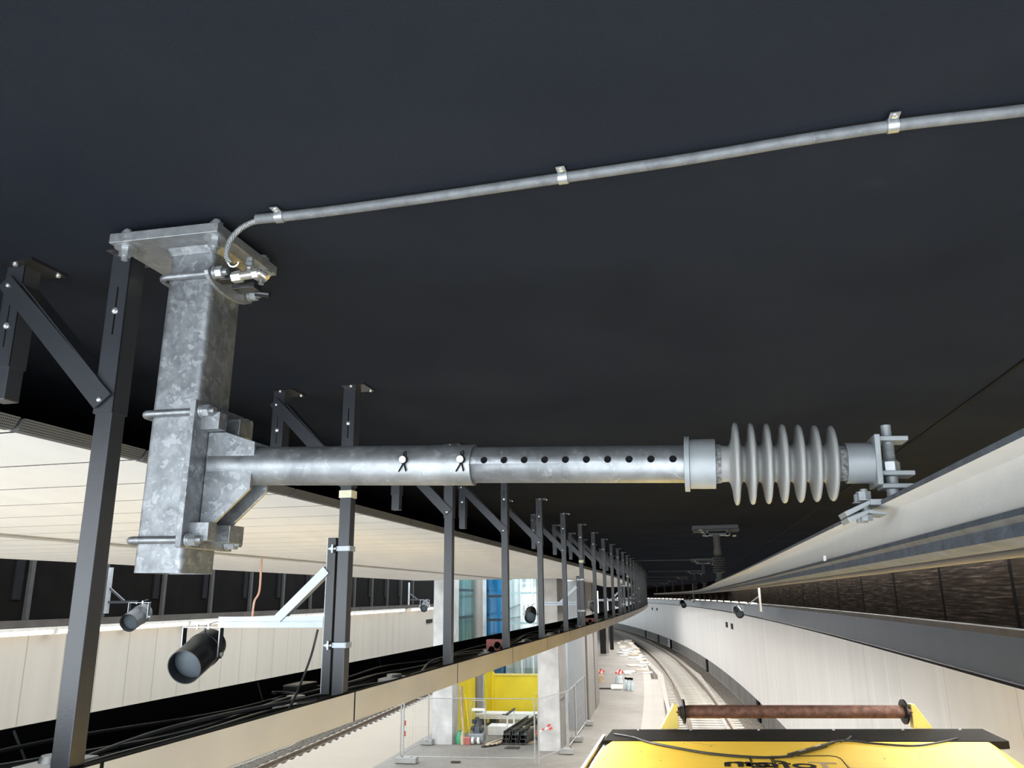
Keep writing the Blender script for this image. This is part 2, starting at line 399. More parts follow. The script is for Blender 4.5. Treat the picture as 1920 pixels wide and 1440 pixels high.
# platform
mb = MB(); mb.sweep([(-8.7,-4.9),(-8.7,-3.85),(.42,-3.85),(.42,-4.9)], SB, 39.0, 1.5)
mb.sweep([(-8.7,-4.9),(-8.7,-3.85),(.05,-3.85),(.05,-4.9)], 39.0, SE, 1.5); struct(mb.build('floor', M['floor']))
def bed(name, r0, r1, s0, s1):
    mb = MB(); nr = 9; ns = int((s1-s0)/.5); k = 0
    for i in range(ns+1):
        for j in range(nr+1):
            mb.v.append(W((lambda a: a+(r1-a)*j/nr)(r0(s0+(s1-s0)*i/ns) if callable(r0) else r0), s0+(s1-s0)*i/ns, -4.865+random.uniform(-.025,.025)+ (.05 if j in (0, nr) else 0)))
    for i in range(ns):
        for j in range(nr):
            a = i*(nr+1)+j; mb.face((a, a+1, a+nr+2, a+nr+1), 1 if j in (0, 7, 8) else 0)
    o = mb.build(name, [M['ballast'], M['ballast_m']], smooth=60); o['kind'] = 'stuff'; return o
b1 = bed('ballast', lambda q: .43 if q < 38.9 else .06, 4.13, SB, SE); tag(b1, 'brown grey ballast between right platform edge and curved cream wall', 'ballast', kind='stuff')
b2 = bed('ballast', -12.24, -8.71, SB, SE); b2.data.materials[0] = M['ballast_d']; tag(b2, 'dark ballast under the track on the far side of the platform', 'ballast', kind='stuff')

# suspended white soffit: planks across, lamp channel, perforated edge
mb = MB()
k = 0
for i in range(-8, 90):
    s0 = .40+.487*i+.006; s1 = s0+.472
    if s1 < 20.7: segs = [(-3.47,-.64),(-6.15,-3.62)]
    else: segs = [(-2.15,-.64)]
    if s0 > 44: continue
    for a, b in segs: mb.rbox(a, b, s0, s1, .46, .475); mb.rbox(a, b, s1, s1+.015, .4603, .475, 1)  # black filler between planks, the shade of the gap put into colour
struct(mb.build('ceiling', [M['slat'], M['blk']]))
mb = MB(); mb.rbox(-6.2, -.62, -3.6, 20.7, .49, .51); mb.rbox(-2.2, -.62, 20.7, 44, .49, .51); struct(mb.build('ceiling', M['blk']))
mb = MB()
for i in range(-6, 56):
    s0 = -2.3+.44*i+.006; mb.rbox(-3.61, -3.48, s0, s0+.428, .448, .47) if s0 < 20.2 else None
struct(mb.build('trim_2', M['chan']))
mb = MB()
for i in range(-8, 86):
    s0 = .37+.52*i+.008; mb.sweep([(-.645,.459),(-.615,.459),(-.595,.492),(-.625,.492)], s0, s0+.504, 1)
struct(mb.build('trim_3', M['perf']))
# black back of the void above the soffit
mb = MB(); mb.rbox(-1.6, -1.5, SB, 44, .51, .75); struct(mb.build('wall_back', M['blk']))

# ------------------------------------------------------------------ near cantilever support
sup = at('cantilever_support', 'galvanized cantilever support hanging from the black ceiling, ribbed insulator at its arm end', 'support', .217, -.02, .75, tilt=.016)
G, GS = M['galv'], M['galv_s']
MB().box((-.028,-.002,-.0325), (.25,.232,.021)).build('base_plate', M['galv_p'], sup, bevel=.0015)
def bolt(parent, x, y):
    b = MB(); b.cyl((x,y,-.0432), (x,y,-.0465), .022, 24); b.cyl((x,y,-.0465), (x,y,-.063), .0125, 6); b.cyl((x,y,-.063), (x,y,-.072), .0065, 10)
    b.cyl((x,y,-.004), (x,y,-.022), .0075, 10); b.cyl((x,y,-.009), (x,y,-.0215), .0125, 6); b.build('anchor_bolt', M['zinc'], parent, smooth=30)
for x, y in ((-.132,-.092), (.076,-.092), (.076,.088), (-.132,.088)): bolt(sup, x, y)
def rrect(w, d, r, n=5):
    P = []
    for cx, cy, a0 in ((w/2-r,d/2-r,0), (-w/2+r,d/2-r,90), (-w/2+r,-d/2+r,180), (w/2-r,-d/2+r,270)):
        for i in range(n+1):
            a = math.radians(a0+90*i/n); P.append((cx+r*math.cos(a), cy+r*math.sin(a)))
    return P
mb = MB(); o = rrect(.106,.112,.014); i_ = rrect(.094,.100,.009); n = len(o); zt, zb = -.043, -.7
for z in (zt, zb):
    for q in (o, i_):
        for x, y in q: mb.v.append(Vector((x,y,z)))
for a in range(n):
    b = (a+1) % n
    mb.face((a, b, 2*n+b, 2*n+a)); mb.face((n+b, n+a, 3*n+a, 3*n+b)); mb.face((2*n+a, 2*n+b, 3*n+b, 3*n+a)); mb.face((b, a, n+a, n+b))
mb.build('mast', G, sup, smooth=30)
mb = MB(); A_ = rrect(.130,.136,.02); B_ = rrect(.108,.114,.015); n = len(A_)
for q, z in ((A_,-.043),(B_,-.056)):
    for x, y in q: mb.v.append(Vector((x,y,z)))
for a in range(n): b = (a+1) % n; mb.face((a, b, n+b, n+a))
mb.build('weld_bead', G, sup, smooth=60)
def ubolt(z, xr):
    pts = [(xr,-.065,z)]
    pts += [(-.045,-.065,z)]
    for a in range(0, 91, 15):
        t = math.radians(a); pts.append((-.045-.02*math.sin(t), -.045-.02*math.cos(t), z))
    for a in range(90, -1, -15):
        t = math.radians(a); pts.append((-.045-.02*math.sin(t), .045+.02*math.cos(t), z))
    pts.append((xr,.065,z))
    u = MB().tube(pts, .0072, 12).build('clamping_bolt', M['galv_s'], sup, smooth=50)
    for y in (-.065, .065):
        nb = MB(); nb.cyl((xr-.030,y,z), (xr-.026,y,z), .0135, 20); nb.cyl((xr-.026,y,z), (xr-.023,y,z), .0115, 20)
        nb.cyl((xr-.023,y,z), (xr-.010,y,z), .0125, 6); nb.build('nut', M['zinc'], u, smooth=30)
ubolt(-.395, .098); ubolt(-.64, .098); ubolt(-.1065, .094)
# clamp plate and bracket
MB().box((.061,0,-.515), (.012,.168,.28)).build('clamp_plate', G, sup, bevel=.0015)
mb = MB(); pl = []
for a in range(0, 360, 15):
    t = math.radians(a); pl.append((.09*math.cos(t)*.95, -.1085+.028*math.sin(t)))
mb.prism(pl, 'x', .054, .062); mb.build('upper_clamp_plate', M['galv_p'], sup)
for z in (-.4135, -.6245):
    MB().box((.086,-.047,z), (.040,.028,.034)).build('spacer_block', G, sup, bevel=.001); MB().box((.086,.035,z), (.040,.05,.034)).build('spacer_block', G, sup, bevel=.001)
up = [(.068,-.431),(.107,-.432),(.170,-.453),(.172,-.50),(.068,-.50)]
lo = [(.068,-.50),(.168,-.50),(.168,-.543),(.099,-.6066),(.068,-.6066)]
for y0, y1 in ((-.034,-.026), (.026,.034)):
    mb = MB(); mb.prism(up, 'y', y0, y1); mb.prism(lo, 'y', y0, y1); mb.build('gusset_plate', G, sup, bevel=.0008)
PH = .0266
arm_o = Vector((0,0,-.491)); arm_d = Vector((math.cos(PH),0,-math.sin(PH)))
def T(t): return arm_o + arm_d*t
outer = MB().lathe(T(.072), arm_d, [(0,.0372),(.530,.0372),(.530,.0335),(0,.0335)], 48, caps=False).build('outer_tube', GS, sup, smooth=40)
# inner tube with a real row of adjusting holes
inner = MB().lathe(T(.45), arm_d, [(0,.0325),(.528,.0325),(.528,.0285),(0,.0285),(0,.0325)], 64, caps=False).build('inner_tube', GS, sup, smooth=40)
cut = MB()
for q in range(10):
    c = T(.628+.0368*q) + Vector((0,0,.004)); cut.cyl(c+Vector((0,-.06,0)), c+Vector((0,-.005,0)), .0063, 20)
co = cut.build('hole_cutter', M['blk'], None)
bo = inner.modifiers.new('holes', 'BOOLEAN'); bo.operation = 'DIFFERENCE'; bo.solver = 'EXACT'; bo.object = co
co.parent = sup
bpy.context.view_layer.update()
dg = bpy.context.evaluated_depsgraph_get()
me = bpy.data.meshes.new_from_object(inner.evaluated_get(dg)); inner.modifiers.clear(); inner.data = me
bpy.data.objects.remove(co)
MB().lathe(T(.45), arm_d, [(0,.0284),(.53,.0284)], 32).build('inner_liner', M['blk'], inner)
for t in (.478, .587):
    c = T(t) + Vector((0,0,.004))
    pn = MB().cyl(c+Vector((0,-.0455,0)), c+Vector((0,.044,0)), .0062, 16).build('locking_pin', M['white'], sup, smooth=30)
    cp = MB(); y = -.0415
    cp.tube([c+Vector((.002,y,.004)), c+Vector((.001,y,.013)), c+Vector((.005,y,.0155)), c+Vector((.006,y,.010)), c+Vector((.003,y,.004))], .0013, 6)
    cp.tube([c+Vector((.002,y,-.005)), c+Vector((-.009,y+.004,-.021))], .0014, 6); cp.tube([c+Vector((.002,y,-.005)), c+Vector((.005,y+.004,-.021))], .0014, 6)
    cp.cyl(c+Vector((.001,-.0425,0)), c+Vector((.001,-.0395,0)), .0075, 16)
    cp.build('split_pin', M['blk'], pn)
MB().lathe(T(.977), arm_d, [(0,.0335),(.0008,.0475),(.0088,.0475),(.0096,.0335)], 40).build('collar', M['cast'], sup, smooth=30)
ins = MB().lathe(T(.9865), arm_d, [(0,.040),(0,.0425),(.042,.0425),(.0425,.0415),(.0425,.030)], 48).build('insulator_cap', M['cast'], sup, smooth=30)
MB().lathe(T(1.028), arm_d, [(0,.034),(.010,.033)], 40).build('mortar_joint', M['mortar'], sup, smooth=60)
MB().lathe(T(1.224), arm_d, [(0,.0295),(.014,.0295)], 40).build('mortar_joint', M['mortar'], sup, smooth=60)
prof = [(0,.0325),(.008,.0315)]
for q in range(7):
    c = .031+.0254*q; Rq = .0700-.0013*q
    prof += [(c-.0128,.0305),(c-.0098,.0345),(c-.0068,.047),(c-.0050,Rq-.007),(c-.0034,Rq-.0018),(c-.0012,Rq),(c+.0014,Rq-.0003),(c+.0032,Rq-.0024),(c+.0044,Rq-.008),(c+.0058,.049),(c+.0076,.037),(c+.0102,.0308)]
prof += [(.194,.0300)]
MB().lathe(T(1.032), arm_d, prof, 64).build('insulator', M['insul'], sup, smooth=70)
MB().lathe(T(1.236), arm_d, [(0,.027),(0,.0335),(.041,.0335),(.041,.02)], 48).build('end_cap', M['cast'], sup, smooth=30)
E3 = Matrix((arm_d, Vector((0,1,0)), arm_d.cross(Vector((0,1,0))))).transposed()
MB().box(T(1.281)+Vector((0,0,.001)), (.0085,.072,.081), E3).build('end_plate', M['cast'], sup, bevel=.001)
for dz, ln in ((.037,.046),(-.019,.050),(-.0395,.050)):
    MB().box(T(1.285+ln/2)+Vector((0,0,dz)), (ln,.045,.0075), E3).build('lug', M['cast'], sup, bevel=.001)
sx = 1.3035
st = MB()
zc = T(1.30).z
st.cyl((sx,0,zc+.062), (sx,0,zc-.052), .0078, 20); stud = st.build('stud', M['cast'], sup, smooth=30)
th = MB()
for q in range(14):
    z = zc+.030-.0022*q; th.lathe((sx,0,z), (0,0,-1), [(0,.0079),(.0008,.0094),(.0016,.0079)], 20)
th.build('thread', M['cast'], stud, smooth=20)
nb = MB(); nb.cyl((sx,0,zc+.0005), (sx,0,zc-.0145), .0145, 6, phase=.3); nb.lathe((sx,0,zc+.006), (0,0,-1), [(0,.009),(.0055,.0135)], 24); nb.build('nut', M['zinc'], stud, smooth=30)
nb = MB(); nb.cyl((sx,0,zc-.023), (sx,0,zc-.036), .0095, 24); nb.cyl((sx,0,zc-.043), (sx,0,zc-.058), .0098, 24); nb.build('spacer_sleeve', M['cast'], stud, smooth=30)
# rail clamp jaws at the end of the arm, gripping the top flange of the conductor rail
jz = zc-.058
mb = MB()
mb.prism([(1.262,jz-.003),(1.262,jz-.012),(1.330,jz-.012),(1.330,jz-.003)], 'y', -.030, .035)
mb.prism([(1.262,jz-.004),(1.262,jz-.011),(1.226,jz-.030),(1.222,jz-.022)], 'y', -.030, .035); mb.build('clamp_jaw', M['cast'], sup, bevel=.0008)
mb = MB()
mb.prism([(1.258,jz-.019),(1.258,jz-.025),(1.285,jz-.028),(1.285,jz-.025)], 'y', -.034, .030)
mb.prism([(1.258,jz-.019),(1.258,jz-.025),(1.228,jz-.040),(1.224,jz-.032)], 'y', -.034, .030); mb.build('clamp_jaw', M['cast'], sup, bevel=.0008)
for y in (-.018, .018):
    mb = MB(); c = (1.256, y)
    mb.cyl((*c,jz+.014), (*c,jz+.008), .006, 16); mb.cyl((*c,jz+.010), (*c,jz-.003), .0105, 6); mb.cyl((*c,jz-.003), (*c,jz-.0045), .0125, 20)
    mb.cyl((*c,jz-.010), (*c,jz-.027), .005, 12); mb.cyl((*c,jz-.027), (*c,jz-.036), .0095, 6); mb.build('jaw_bolt', M['cast'], sup, smooth=30)

# earthing terminal on the upper clamp
et = MB(); ez = -.118
et.box((.082,-.045,-.108), (.040,.026,.024)); et.box((.112,-.02,-.126), (.05,.03,.012)); et.cyl((.12,.0,-.130), (.15,.006,-.134), .007, 12); et.build('terminal_bracket', M['blk_g'], sup, bevel=.001)
er = Vector((.098,-.05,-.1135)); ed = Vector((1,0,.06)).normalized()
mb = MB(); mb.cyl(er, er+ed*.020, .0125, 6); mb.cyl(er+ed*.020, er+ed*.046, .0088, 20); mb.cyl(er+ed*.046, er+ed*.058, .0115, 6); mb.cyl(er+ed*.058, er+ed*.064, .0085, 16); mb.cyl(er+ed*.064, er+ed*.078+Vector((0,0,-.012)), .006, 12)
mb.build('earth_terminal', M['brass'], sup, smooth=30)
c = er+ed*.035
mb = MB(); mb.cyl(c, c+Vector((0,0,.012)), .005, 12); mb.lathe(c+Vector((0,0,.012)), (0,0,1), [(0,.004),(.003,.0065),(.006,.0045)], 16); mb.cyl(c+Vector((0,0,.019)), c+Vector((0,0,.026)), .0085, 6); mb.cyl(c+Vector((0,0,.028)), c+Vector((0,0,.036)), .0072, 6)
mb.build('terminal_bolt', M['zinc'], sup, smooth=30)

# conduit on the ceiling and the twisted earth rope
cpts = [(.383,-.113),(.50,-.109),(.631,-.110),(.80,-.114),(1.006,-.122),(1.237,-.132),(1.412,-.146),(1.576,-.153),(1.75,-.148),(2.05,-.150)]
def cr(pts, per=8):
    out = []
    for i in range(len(pts)-1):
        p0 = pts[max(i-1,0)]; p1 = pts[i]; p2 = pts[i+1]; p3 = pts[min(i+2,len(pts)-1)]
        for k in range(per):
            t = k/per
            out.append(tuple(.5*((2*b)+(-a+c)*t+(2*a-5*b+4*c-d)*t*t+(-a+3*b-3*c+d)*t**3) for a, b, c, d in zip(p0,p1,p2,p3)))
    out.append(tuple(pts[-1])); return out
cpath = cr(cpts, 8)
cond = thing('conduit', 'grey galvanized conduit clipped across the black ceiling above the near insulator arm', 'conduit')
CR = .0098
MB().tube([W(r, s, .735) for r, s in cpath], CR, 20).build('pipe', M['galv_d'], cond, smooth=60)
for tr in (.438, 1.004, 1.565):
    i = min(range(len(cpath)), key=lambda q: abs(cpath[q][0]-tr)); r, s = cpath[i]; p = W(r, s, .735); d = (W(*cpath[i+1], .735)-W(*cpath[i-1], .735)).normalized()
    mb = MB(); mb.lathe(p-d*.0085, d, [(0,CR),(0,CR+.0022),(.017,CR+.0022),(.017,CR)], 24)
    q = Vector((-d.y, d.x, 0)); mb.box(p-q*.016+Vector((0,0,.006)), (.016,.026,.002), Matrix((d, q, Vector((0,0,1)))).transposed())
    cl = mb.build('clip', M['zinc'], cond, smooth=40)
    MB().lathe(p-q*.021+Vector((0,0,.005)), (0,0,-1), [(0,.0052),(.0025,.0048),(.004,.002)], 14).build('screw', M['screw'], cl, smooth=40)
rope = thing('earth_rope', 'twisted grey earth rope curving from the conduit end to the mast terminal', 'cable')
rp = cr([(.388,-.113,.731),(.372,-.113,.729),(.351,-.112,.721),(.334,-.112,.706),(.324,-.111,.690),(.3205,-.111,.674),(.322,-.111,.662),(.328,-.110,.650)], 10)
RP = [W(*p) for p in rp]
for ph in range(5):
    pts = []
    for i, p in enumerate(RP):
        d = (RP[min(i+1,len(RP)-1)]-RP[max(i-1,0)]).normalized(); x = d.cross(Vector((0,1,0))).normalized(); y = x.cross(d); a = 2*PI*ph/5+i*.30
        pts.append(p+x*.0036*math.cos(a)+y*.0036*math.sin(a))
    MB().tube(pts, .0023, 6).build('strand', M['rope'], rope, smooth=60)
e = RP[-1]; mb = MB(); mb.tube([e+Vector((-.010*math.cos(t)+.008, 0, -.010*math.sin(t))) for t in [i*PI/10 for i in range(11)]], .0017, 8); mb.build('tie_loop', M['white'], rope, smooth=60)
mb = MB(); e2 = sup_pt = W(.217+.128, -.075, .655)
mb.tube(cr([tuple(e+Vector((.008,0,-.009))), tuple(e.lerp(e2,.5)+Vector((0,-.003,.001))), tuple(e2), tuple(e2+Vector((.006,.01,-.012)))], 6), .0012, 6); mb.build('tail_wire', M['copper'], rope, smooth=60)

# ------------------------------------------------------------------ overhead conductor rail
def lin(x, pts):
    for (a, b), (c, d) in zip(pts, pts[1:]):
        if x <= c: return b+(d-b)*(x-a)/(c-a)
    return pts[-1][1]
RK = [(-8,1.66),(0,1.527),(8,1.435),(16.5,1.50),(25,1.60),(33.5,1.5),(42,1.45),(80,1.5)]
ZK = [(-8,.150),(0,.1405),(8,.130),(200,.130)]
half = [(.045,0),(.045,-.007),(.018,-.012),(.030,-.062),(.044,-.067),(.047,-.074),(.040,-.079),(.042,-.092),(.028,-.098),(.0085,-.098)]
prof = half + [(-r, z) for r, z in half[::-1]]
mts = [1,0,0,0,1,1,1,1,1,1,1,1,1,1,1,0,0,0,1,1]  # flange edges and lower lips take the darker aluminium
def fr(s):
    i = lambda x: lin(x, RK); return (i(s-1.2)+i(s)+i(s+1.2))/3
crl = thing('conductor_rail', 'long pale aluminium overhead conductor rail running beside the brown wall boards', 'conductor rail')
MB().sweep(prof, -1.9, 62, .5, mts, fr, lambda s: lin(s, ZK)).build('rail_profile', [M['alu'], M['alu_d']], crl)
MB().tube([W(fr(s), s, lin(s, ZK)-.1005) for s in [-1.9+.8*i for i in range(80)]], .006, 8).build('contact_wire', M['copper'], crl, smooth=60)
for s in (.55,):
    MB().box(W(fr(s)-.046, s, lin(s, ZK)-.063), (.006,.010,.012), Matrix.Rotation(ang(s),3,'Z')).build('lug', M['alu'], crl, bevel=.0008)

# distant supports fixed straight under the ceiling
def far_support():
    t = thing('insulator_support', '', 'support', group='insulator supports along the ceiling')
    FC = M['fcast']
    mb = MB(); mb.box((-.01,-.06,-.022), (.50,.05,.04)); mb.box((-.01,.08,-.022), (.50,.05,.04)); mb.build('ceiling_channel', M['blk_g'], t)
    mb = MB(); mb.cyl((-.25,-.065,-.055), (.25,-.065,-.055), .018, 12); mb.cyl((-.25,.085,-.055), (.25,.085,-.055), .018, 12); mb.build('cross_tube', FC, t, smooth=40)
    mb = MB(); mb.box((.0,.01,-.10), (.30,.20,.02)); mb.box((-.10,.01,-.085), (.03,.2,.06)); mb.box((.12,.01,-.085), (.03,.2,.06)); mb.build('saddle_plate', M['blk_g'], t)
    for x, z in ((-.19,-.05), (.17,-.125), (-.17,-.075)):
        MB().cyl((x,-.10,z), (x+.04,-.10,z), .011, 8).build('bolt', M['zinc'], t, smooth=40)
    MB().cyl((0,0,-.11), (0,0,-.30), .038, 20).build('tube', FC, t, smooth=40)
    MB().lathe((0,0,-.27), (0,0,-1), [(0,.046),(.05,.046),(.05,.03)], 24).build('collar', FC, t, smooth=40)
    pr_ = [(0,.035)]
    for q in range(7):
        c = .03+.026*q; pr_ += [(c-.013,.036),(c-.004,.064),(c,.068),(c+.004,.062),(c+.008,.038)]
    pr_ += [(.21,.033)]
    MB().lathe((0,0,-.325), (0,0,-1), pr_, 28).build('insulator', FC, t, smooth=70)
    mb = MB(); mb.cyl((0,0,-.53), (0,0,-.585), .033, 20); mb.box((0,0,-.60), (.09,.06,.035)); mb.build('rail_clamp', FC, t, smooth=40)
    return t
fs0 = far_support()
locs = [7.9, 16.5, 25, 33.5, 42, 50.5, 59]
names = ['first', 'second', 'third', 'fourth', 'fifth', 'sixth', 'seventh']
for i, s in enumerate(locs):
    o = fs0 if i == 0 else copy_tree(fs0)
    place(o, fr(s), s, .75)
    o['label'] = ('dark ribbed insulator support directly under the ceiling, %s beyond the galvanized arm' % names[i])
    if i:
        c = MB().tube([W(fr(s)+.0-.25-k*.2, s+.05, .735) for k in range(7)], .012, 8).build('conduit', M['char'], None, smooth=60)
        tag(c, 'dark conduit crossing the ceiling towards the %s distant insulator support' % names[i], 'conduit', 'conduits crossing the far ceiling')

# ------------------------------------------------------------------ hanger frames carrying the cable duct
def hanger():
    t = thing('hanger_frame', '', 'hanger frame', group='hanger frames along the cable duct')
    C = M['char']
    def cplate(x):
        mb = MB(); mb.box((x+.014,.006,-.003), (.088,.105,.006)); pl = mb.build('ceiling_plate', M['blk_g'], t)
        for qx, qy in ((.004,-.036), (.046,.045)): MB().lathe((x+qx,qy,-.006), (0,0,-1), [(0,.006),(.004,.0055),(.006,.003)], 12).build('screw', M['screw'], pl, smooth=40)
    cplate(.006); cplate(-.275)
    # upper sleeve with a slot: U channel, web towards the camera
    def channel(name, x, z0, z1, w, d, slot):
        mb = MB(); y = -d/2; th = .0025; hw = w/2
        if slot:
            a, b = slot; sw = .0022
            for (xa, xb, za, zb) in ((-hw,-sw,z0,z1), (sw,hw,z0,z1), (-sw,sw,z0,b), (-sw,sw,a,z1)):
                mb.box((x+(xa+xb)/2, y+th/2, (za+zb)/2), (xb-xa, th, abs(zb-za)))
        else: mb.box((x, y+th/2, (z0+z1)/2), (w, th, z1-z0))
        for sx_ in (-1, 1): mb.box((x+sx_*(hw-th/2), 0, (z0+z1)/2), (th, d, z1-z0))
        return mb.build(name, C, t)
    channel('front_sleeve', 0, -.368, -.006, .047, .047, (-.085,-.195))
    channel('rear_sleeve', -.281, -.245, -.006, .047, .047, (-.10,-.20))
    MB().box((0,.001,-.70), (.0415,.041,.72)).build('front_post', C, t, bevel=.002)
    MB().box((-.281,.001,-.20), (.041,.041,.24)).build('rear_post', C, t, bevel=.002)
    d = Vector((.283,0,-.287)).normalized(); p0 = Vector((-.287,-.029,-.048))-d*.012; p1 = Vector((-.004,-.029,-.338))+d*.012
    mb = MB(); nrm = Vector((-d.z,0,d.x))
    hw = .0235
    prof2 = [p0-nrm*hw, p0+nrm*hw*.6, p1+nrm*hw, p1-nrm*hw+d*-.004]
    mb.prism([(q.x, q.z) for q in prof2], 'y', -.032, -.029)
    mb.prism([(q.x, q.z) for q in (p0+nrm*(hw-.0025)+d*.045, p0+nrm*hw+d*.045, p1+nrm*hw-d*.05, p1+nrm*(hw-.0025)-d*.05)], 'y', -.032, .018)
    br = mb.build('brace', C, t)
    for q in (Vector((-.286,0,-.055)), Vector((-.004,0,-.341))): MB().lathe((q.x,-.032,q.z), (0,-1,0), [(0,.0052),(.003,.0048),(.0045,.002)], 12).build('screw', M['screw'], br, smooth=40)
    for x, z in ((0,-.141), (-.281,-.15)):
        mb = MB(); mb.lathe((x,-.0235,z), (0,-1,0), [(0,.0075),(.0015,.0075),(.0016,.0052),(.005,.0046),(.0065,.002)], 12); mb.build('screw', M['screw'], t, smooth=40)
    return t
hg = hanger()
def sticker(f):
    MB().box((0,-.0225,-.395), (.046,.003,.026)).build('pale_label', M['label'], f); MB().box((.0225,0,-.395), (.003,.046,.026)).build('pale_label', M['label'], f)
ordn = ['nearest', 'second', 'third', 'fourth', 'fifth', 'sixth', 'seventh', 'eighth', 'ninth', 'tenth', 'eleventh', 'twelfth', 'thirteenth', 'fourteenth']
frames = []
for i in range(58):
    o = hg if i == 0 else copy_tree(hg)
    place(o, 0, 1.2*i, .75)
    frames.append(o)
    if i in (1, 6, 12): sticker(o)
    if i < 14: o['label'] = 'charcoal slotted hanger frame with diagonal brace, %s along the beige cable duct' % ordn[i]
    else: o['label'] = 'charcoal hanger frame in the crowded row at the far bend of the duct'; o['group'] = 'hanger frames at the far bend'

# ------------------------------------------------------------------ cable duct
duct = thing('cable_duct', 'long black cable duct with beige front panels hung below the charcoal posts', 'cable duct')
mb = MB(); mb.sweep([(-.5,-.397),(-.5,-.302),(-.494,-.302),(-.494,-.391),(.020,-.391),(.020,-.397)], -2.4, 71, 1.0); mb.build('tray', M['blk'], duct)
mb = MB(); mb.sweep([(.014,-.391),(.014,-.303),(.031,-.303),(.031,-.306),(.018,-.306),(.018,-.391)], -2.4, 71, 1.0); mb.build('front_lip', M['blk'], duct)
for i in range(-2, 59):
    s0 = 1.2*i+.065; mb = MB(); mb.sweep([(.021,-.398),(.021,-.306),(.030,-.306),(.030,-.398)], s0, s0+1.188, .6); mb.build('fascia_panel', M['fascia'], duct); MB().sweep([(.019,-.3985),(.019,-.3055),(.0295,-.3055),(.0295,-.3985)], s0+1.188, s0+1.2, .6).build('seam_shade_strip', M['blk'], duct)  # black strip fills each panel gap in place of its shade
for i in range(22):
    s = .35+2.4*i*.5+random.uniform(-.1,.1)
    MB().bar(W(-.493, s, -.309), W(-.493, s+.05, -.385), .002, .006).build('rivet_strip', M['cable_g'] if i % 3 else M['zinc'], duct)
cg = 'cables lying in the duct'
def ductcable(lab, r0, amp, z0, rad, s0, s1, mat, ph):
    pts = []
    n = int((s1-s0)/.12)
    for i in range(n+1):
        s = s0+(s1-s0)*i/n
        pts.append(W(r0+amp*math.sin(s*2.1+ph)+amp*.6*math.sin(s*5.2+ph*2), s, z0+.012*math.sin(s*2.9+ph*3)+.008))
    tag(MB().tube(pts, rad, 7).build('cable', mat, None, smooth=60), lab, 'cable', cg)
ductcable('thick glossy black cable nearest the front lip of the cable duct', -.055, .020, -.372, .010, -1.8, 40, M['cable'], .2)
ductcable('grey cable snaking beside the thick front cable in the duct', -.105, .035, -.372, .007, -1.8, 40, M['cable_g'], 1.3)
ductcable('black cable wandering along the middle of the duct', -.19, .05, -.374, .0085, -1.8, 40, M['cable'], 2.1)
ductcable('dark grey cable in the rear half of the duct', -.29, .05, -.374, .007, -1.8, 40, M['cable_g'], 3.4)
ductcable('thin black cable resting along the back wall of the duct', -.43, .025, -.365, .006, -1.8, 40, M['cable'], 4.4)
ductcable('black cable beneath the others near the duct back wall', -.36, .04, -.376, .009, -1.8, 40, M['cable'], 5.0)
# lamp housings sunk in the duct floor
def can():
    t = thing('downlight_housing', '', 'downlight', group='downlight housings in the duct')
    MB().box((0,0,.012), (.10,.17,.024)).build('housing', M['white'], t, bevel=.004)
    MB().lathe((0,0,.024), (0,0,1), [(0,.04),(.014,.034),(.016,.02)], 20).build('cap', M['zinc'], t, smooth=40)
    return t
def downlight(parent):
    ld = bpy.data.lights.new('lamp_light', 'AREA'); ld.shape = 'DISK'; ld.size = .16; ld.energy = DOWN_W; ld.color = (1.0,.975,.95)
    lo = bpy.data.objects.new('lamp_light', ld); COL.objects.link(lo); lo.parent = parent; lo.location = (0,0,-.012)
    return lo
DOWN_W = 24.0
c0 = can(); far_ld = downlight(c0).data.copy(); far_ld.energy = 40.0
dl = [.35, 1.53, 2.4, 4.2, 5.5, 6.75, 8.0, 9.2] + [10.4+1.2*k for k in range(26)] + [41.6+1.6*k for k in range(18)] + [-.8, -2.0]
for i, s in enumerate(dl):
    o = c0 if i == 0 else copy_tree(c0); place(o, -.33 if i < 2 else -.27, s, -.391)
    if 41 < s:
        for ch in o.children:
            if ch.type == 'LIGHT': ch.data = far_ld
    if i < 8: o['label'] = 'pale bluish downlight housing sunk in the duct floor, %s from the near end' % ordn[i].replace('nearest', 'first')
    else: o['label'] = 'downlight housing in the distant part of the duct'; o['group'] = 'downlight housings in the distant duct'
bx = at('junction_box', 'black plastic junction box with cable gland sitting in the duct beside the second post', 'junction box', -.40, 1.70, -.391)
MB().box((0,0,.035), (.075,.16,.06)).build('housing', M['blk_g'], bx, bevel=.006)
MB().cyl((.0,-.08,.03), (.01,-.115,.022), .013, 12).build('cable_gland', M['blk'], bx, smooth=40)
mb = MB()
mb.tube([Vector((.01,-.11,.022))]+[Vector((.03+.045*math.cos(a), -.18+.045*math.sin(a), .01+.004*a)) for a in [q*.5 for q in range(22)]], .006, 8); mb.build('coiled_lead', M['cable'], bx, smooth=60)
for j, (s, lab) in enumerate([(4.22, 'faded red socket box with black plugs standing in the duct before the fourth post'), (9.5, 'small faded red box far along the duct near the ninth post')]):
    rb_ = at('socket_box', lab, 'socket box', -.20, s, -.391)
    MB().box((0,0,.052), (.16,.06,.105)).build('housing', M['redbox'], rb_, bevel=.004)
    mb = None
    for x, z in ((0,.075), (-.042,.045), (.042,.045), (-.018,.018), (.030,.014)):
        MB().cyl((x,-.03,z), (x,-.055,z-.012), .019, 12).build('plug', M['blk'], rb_, smooth=40)

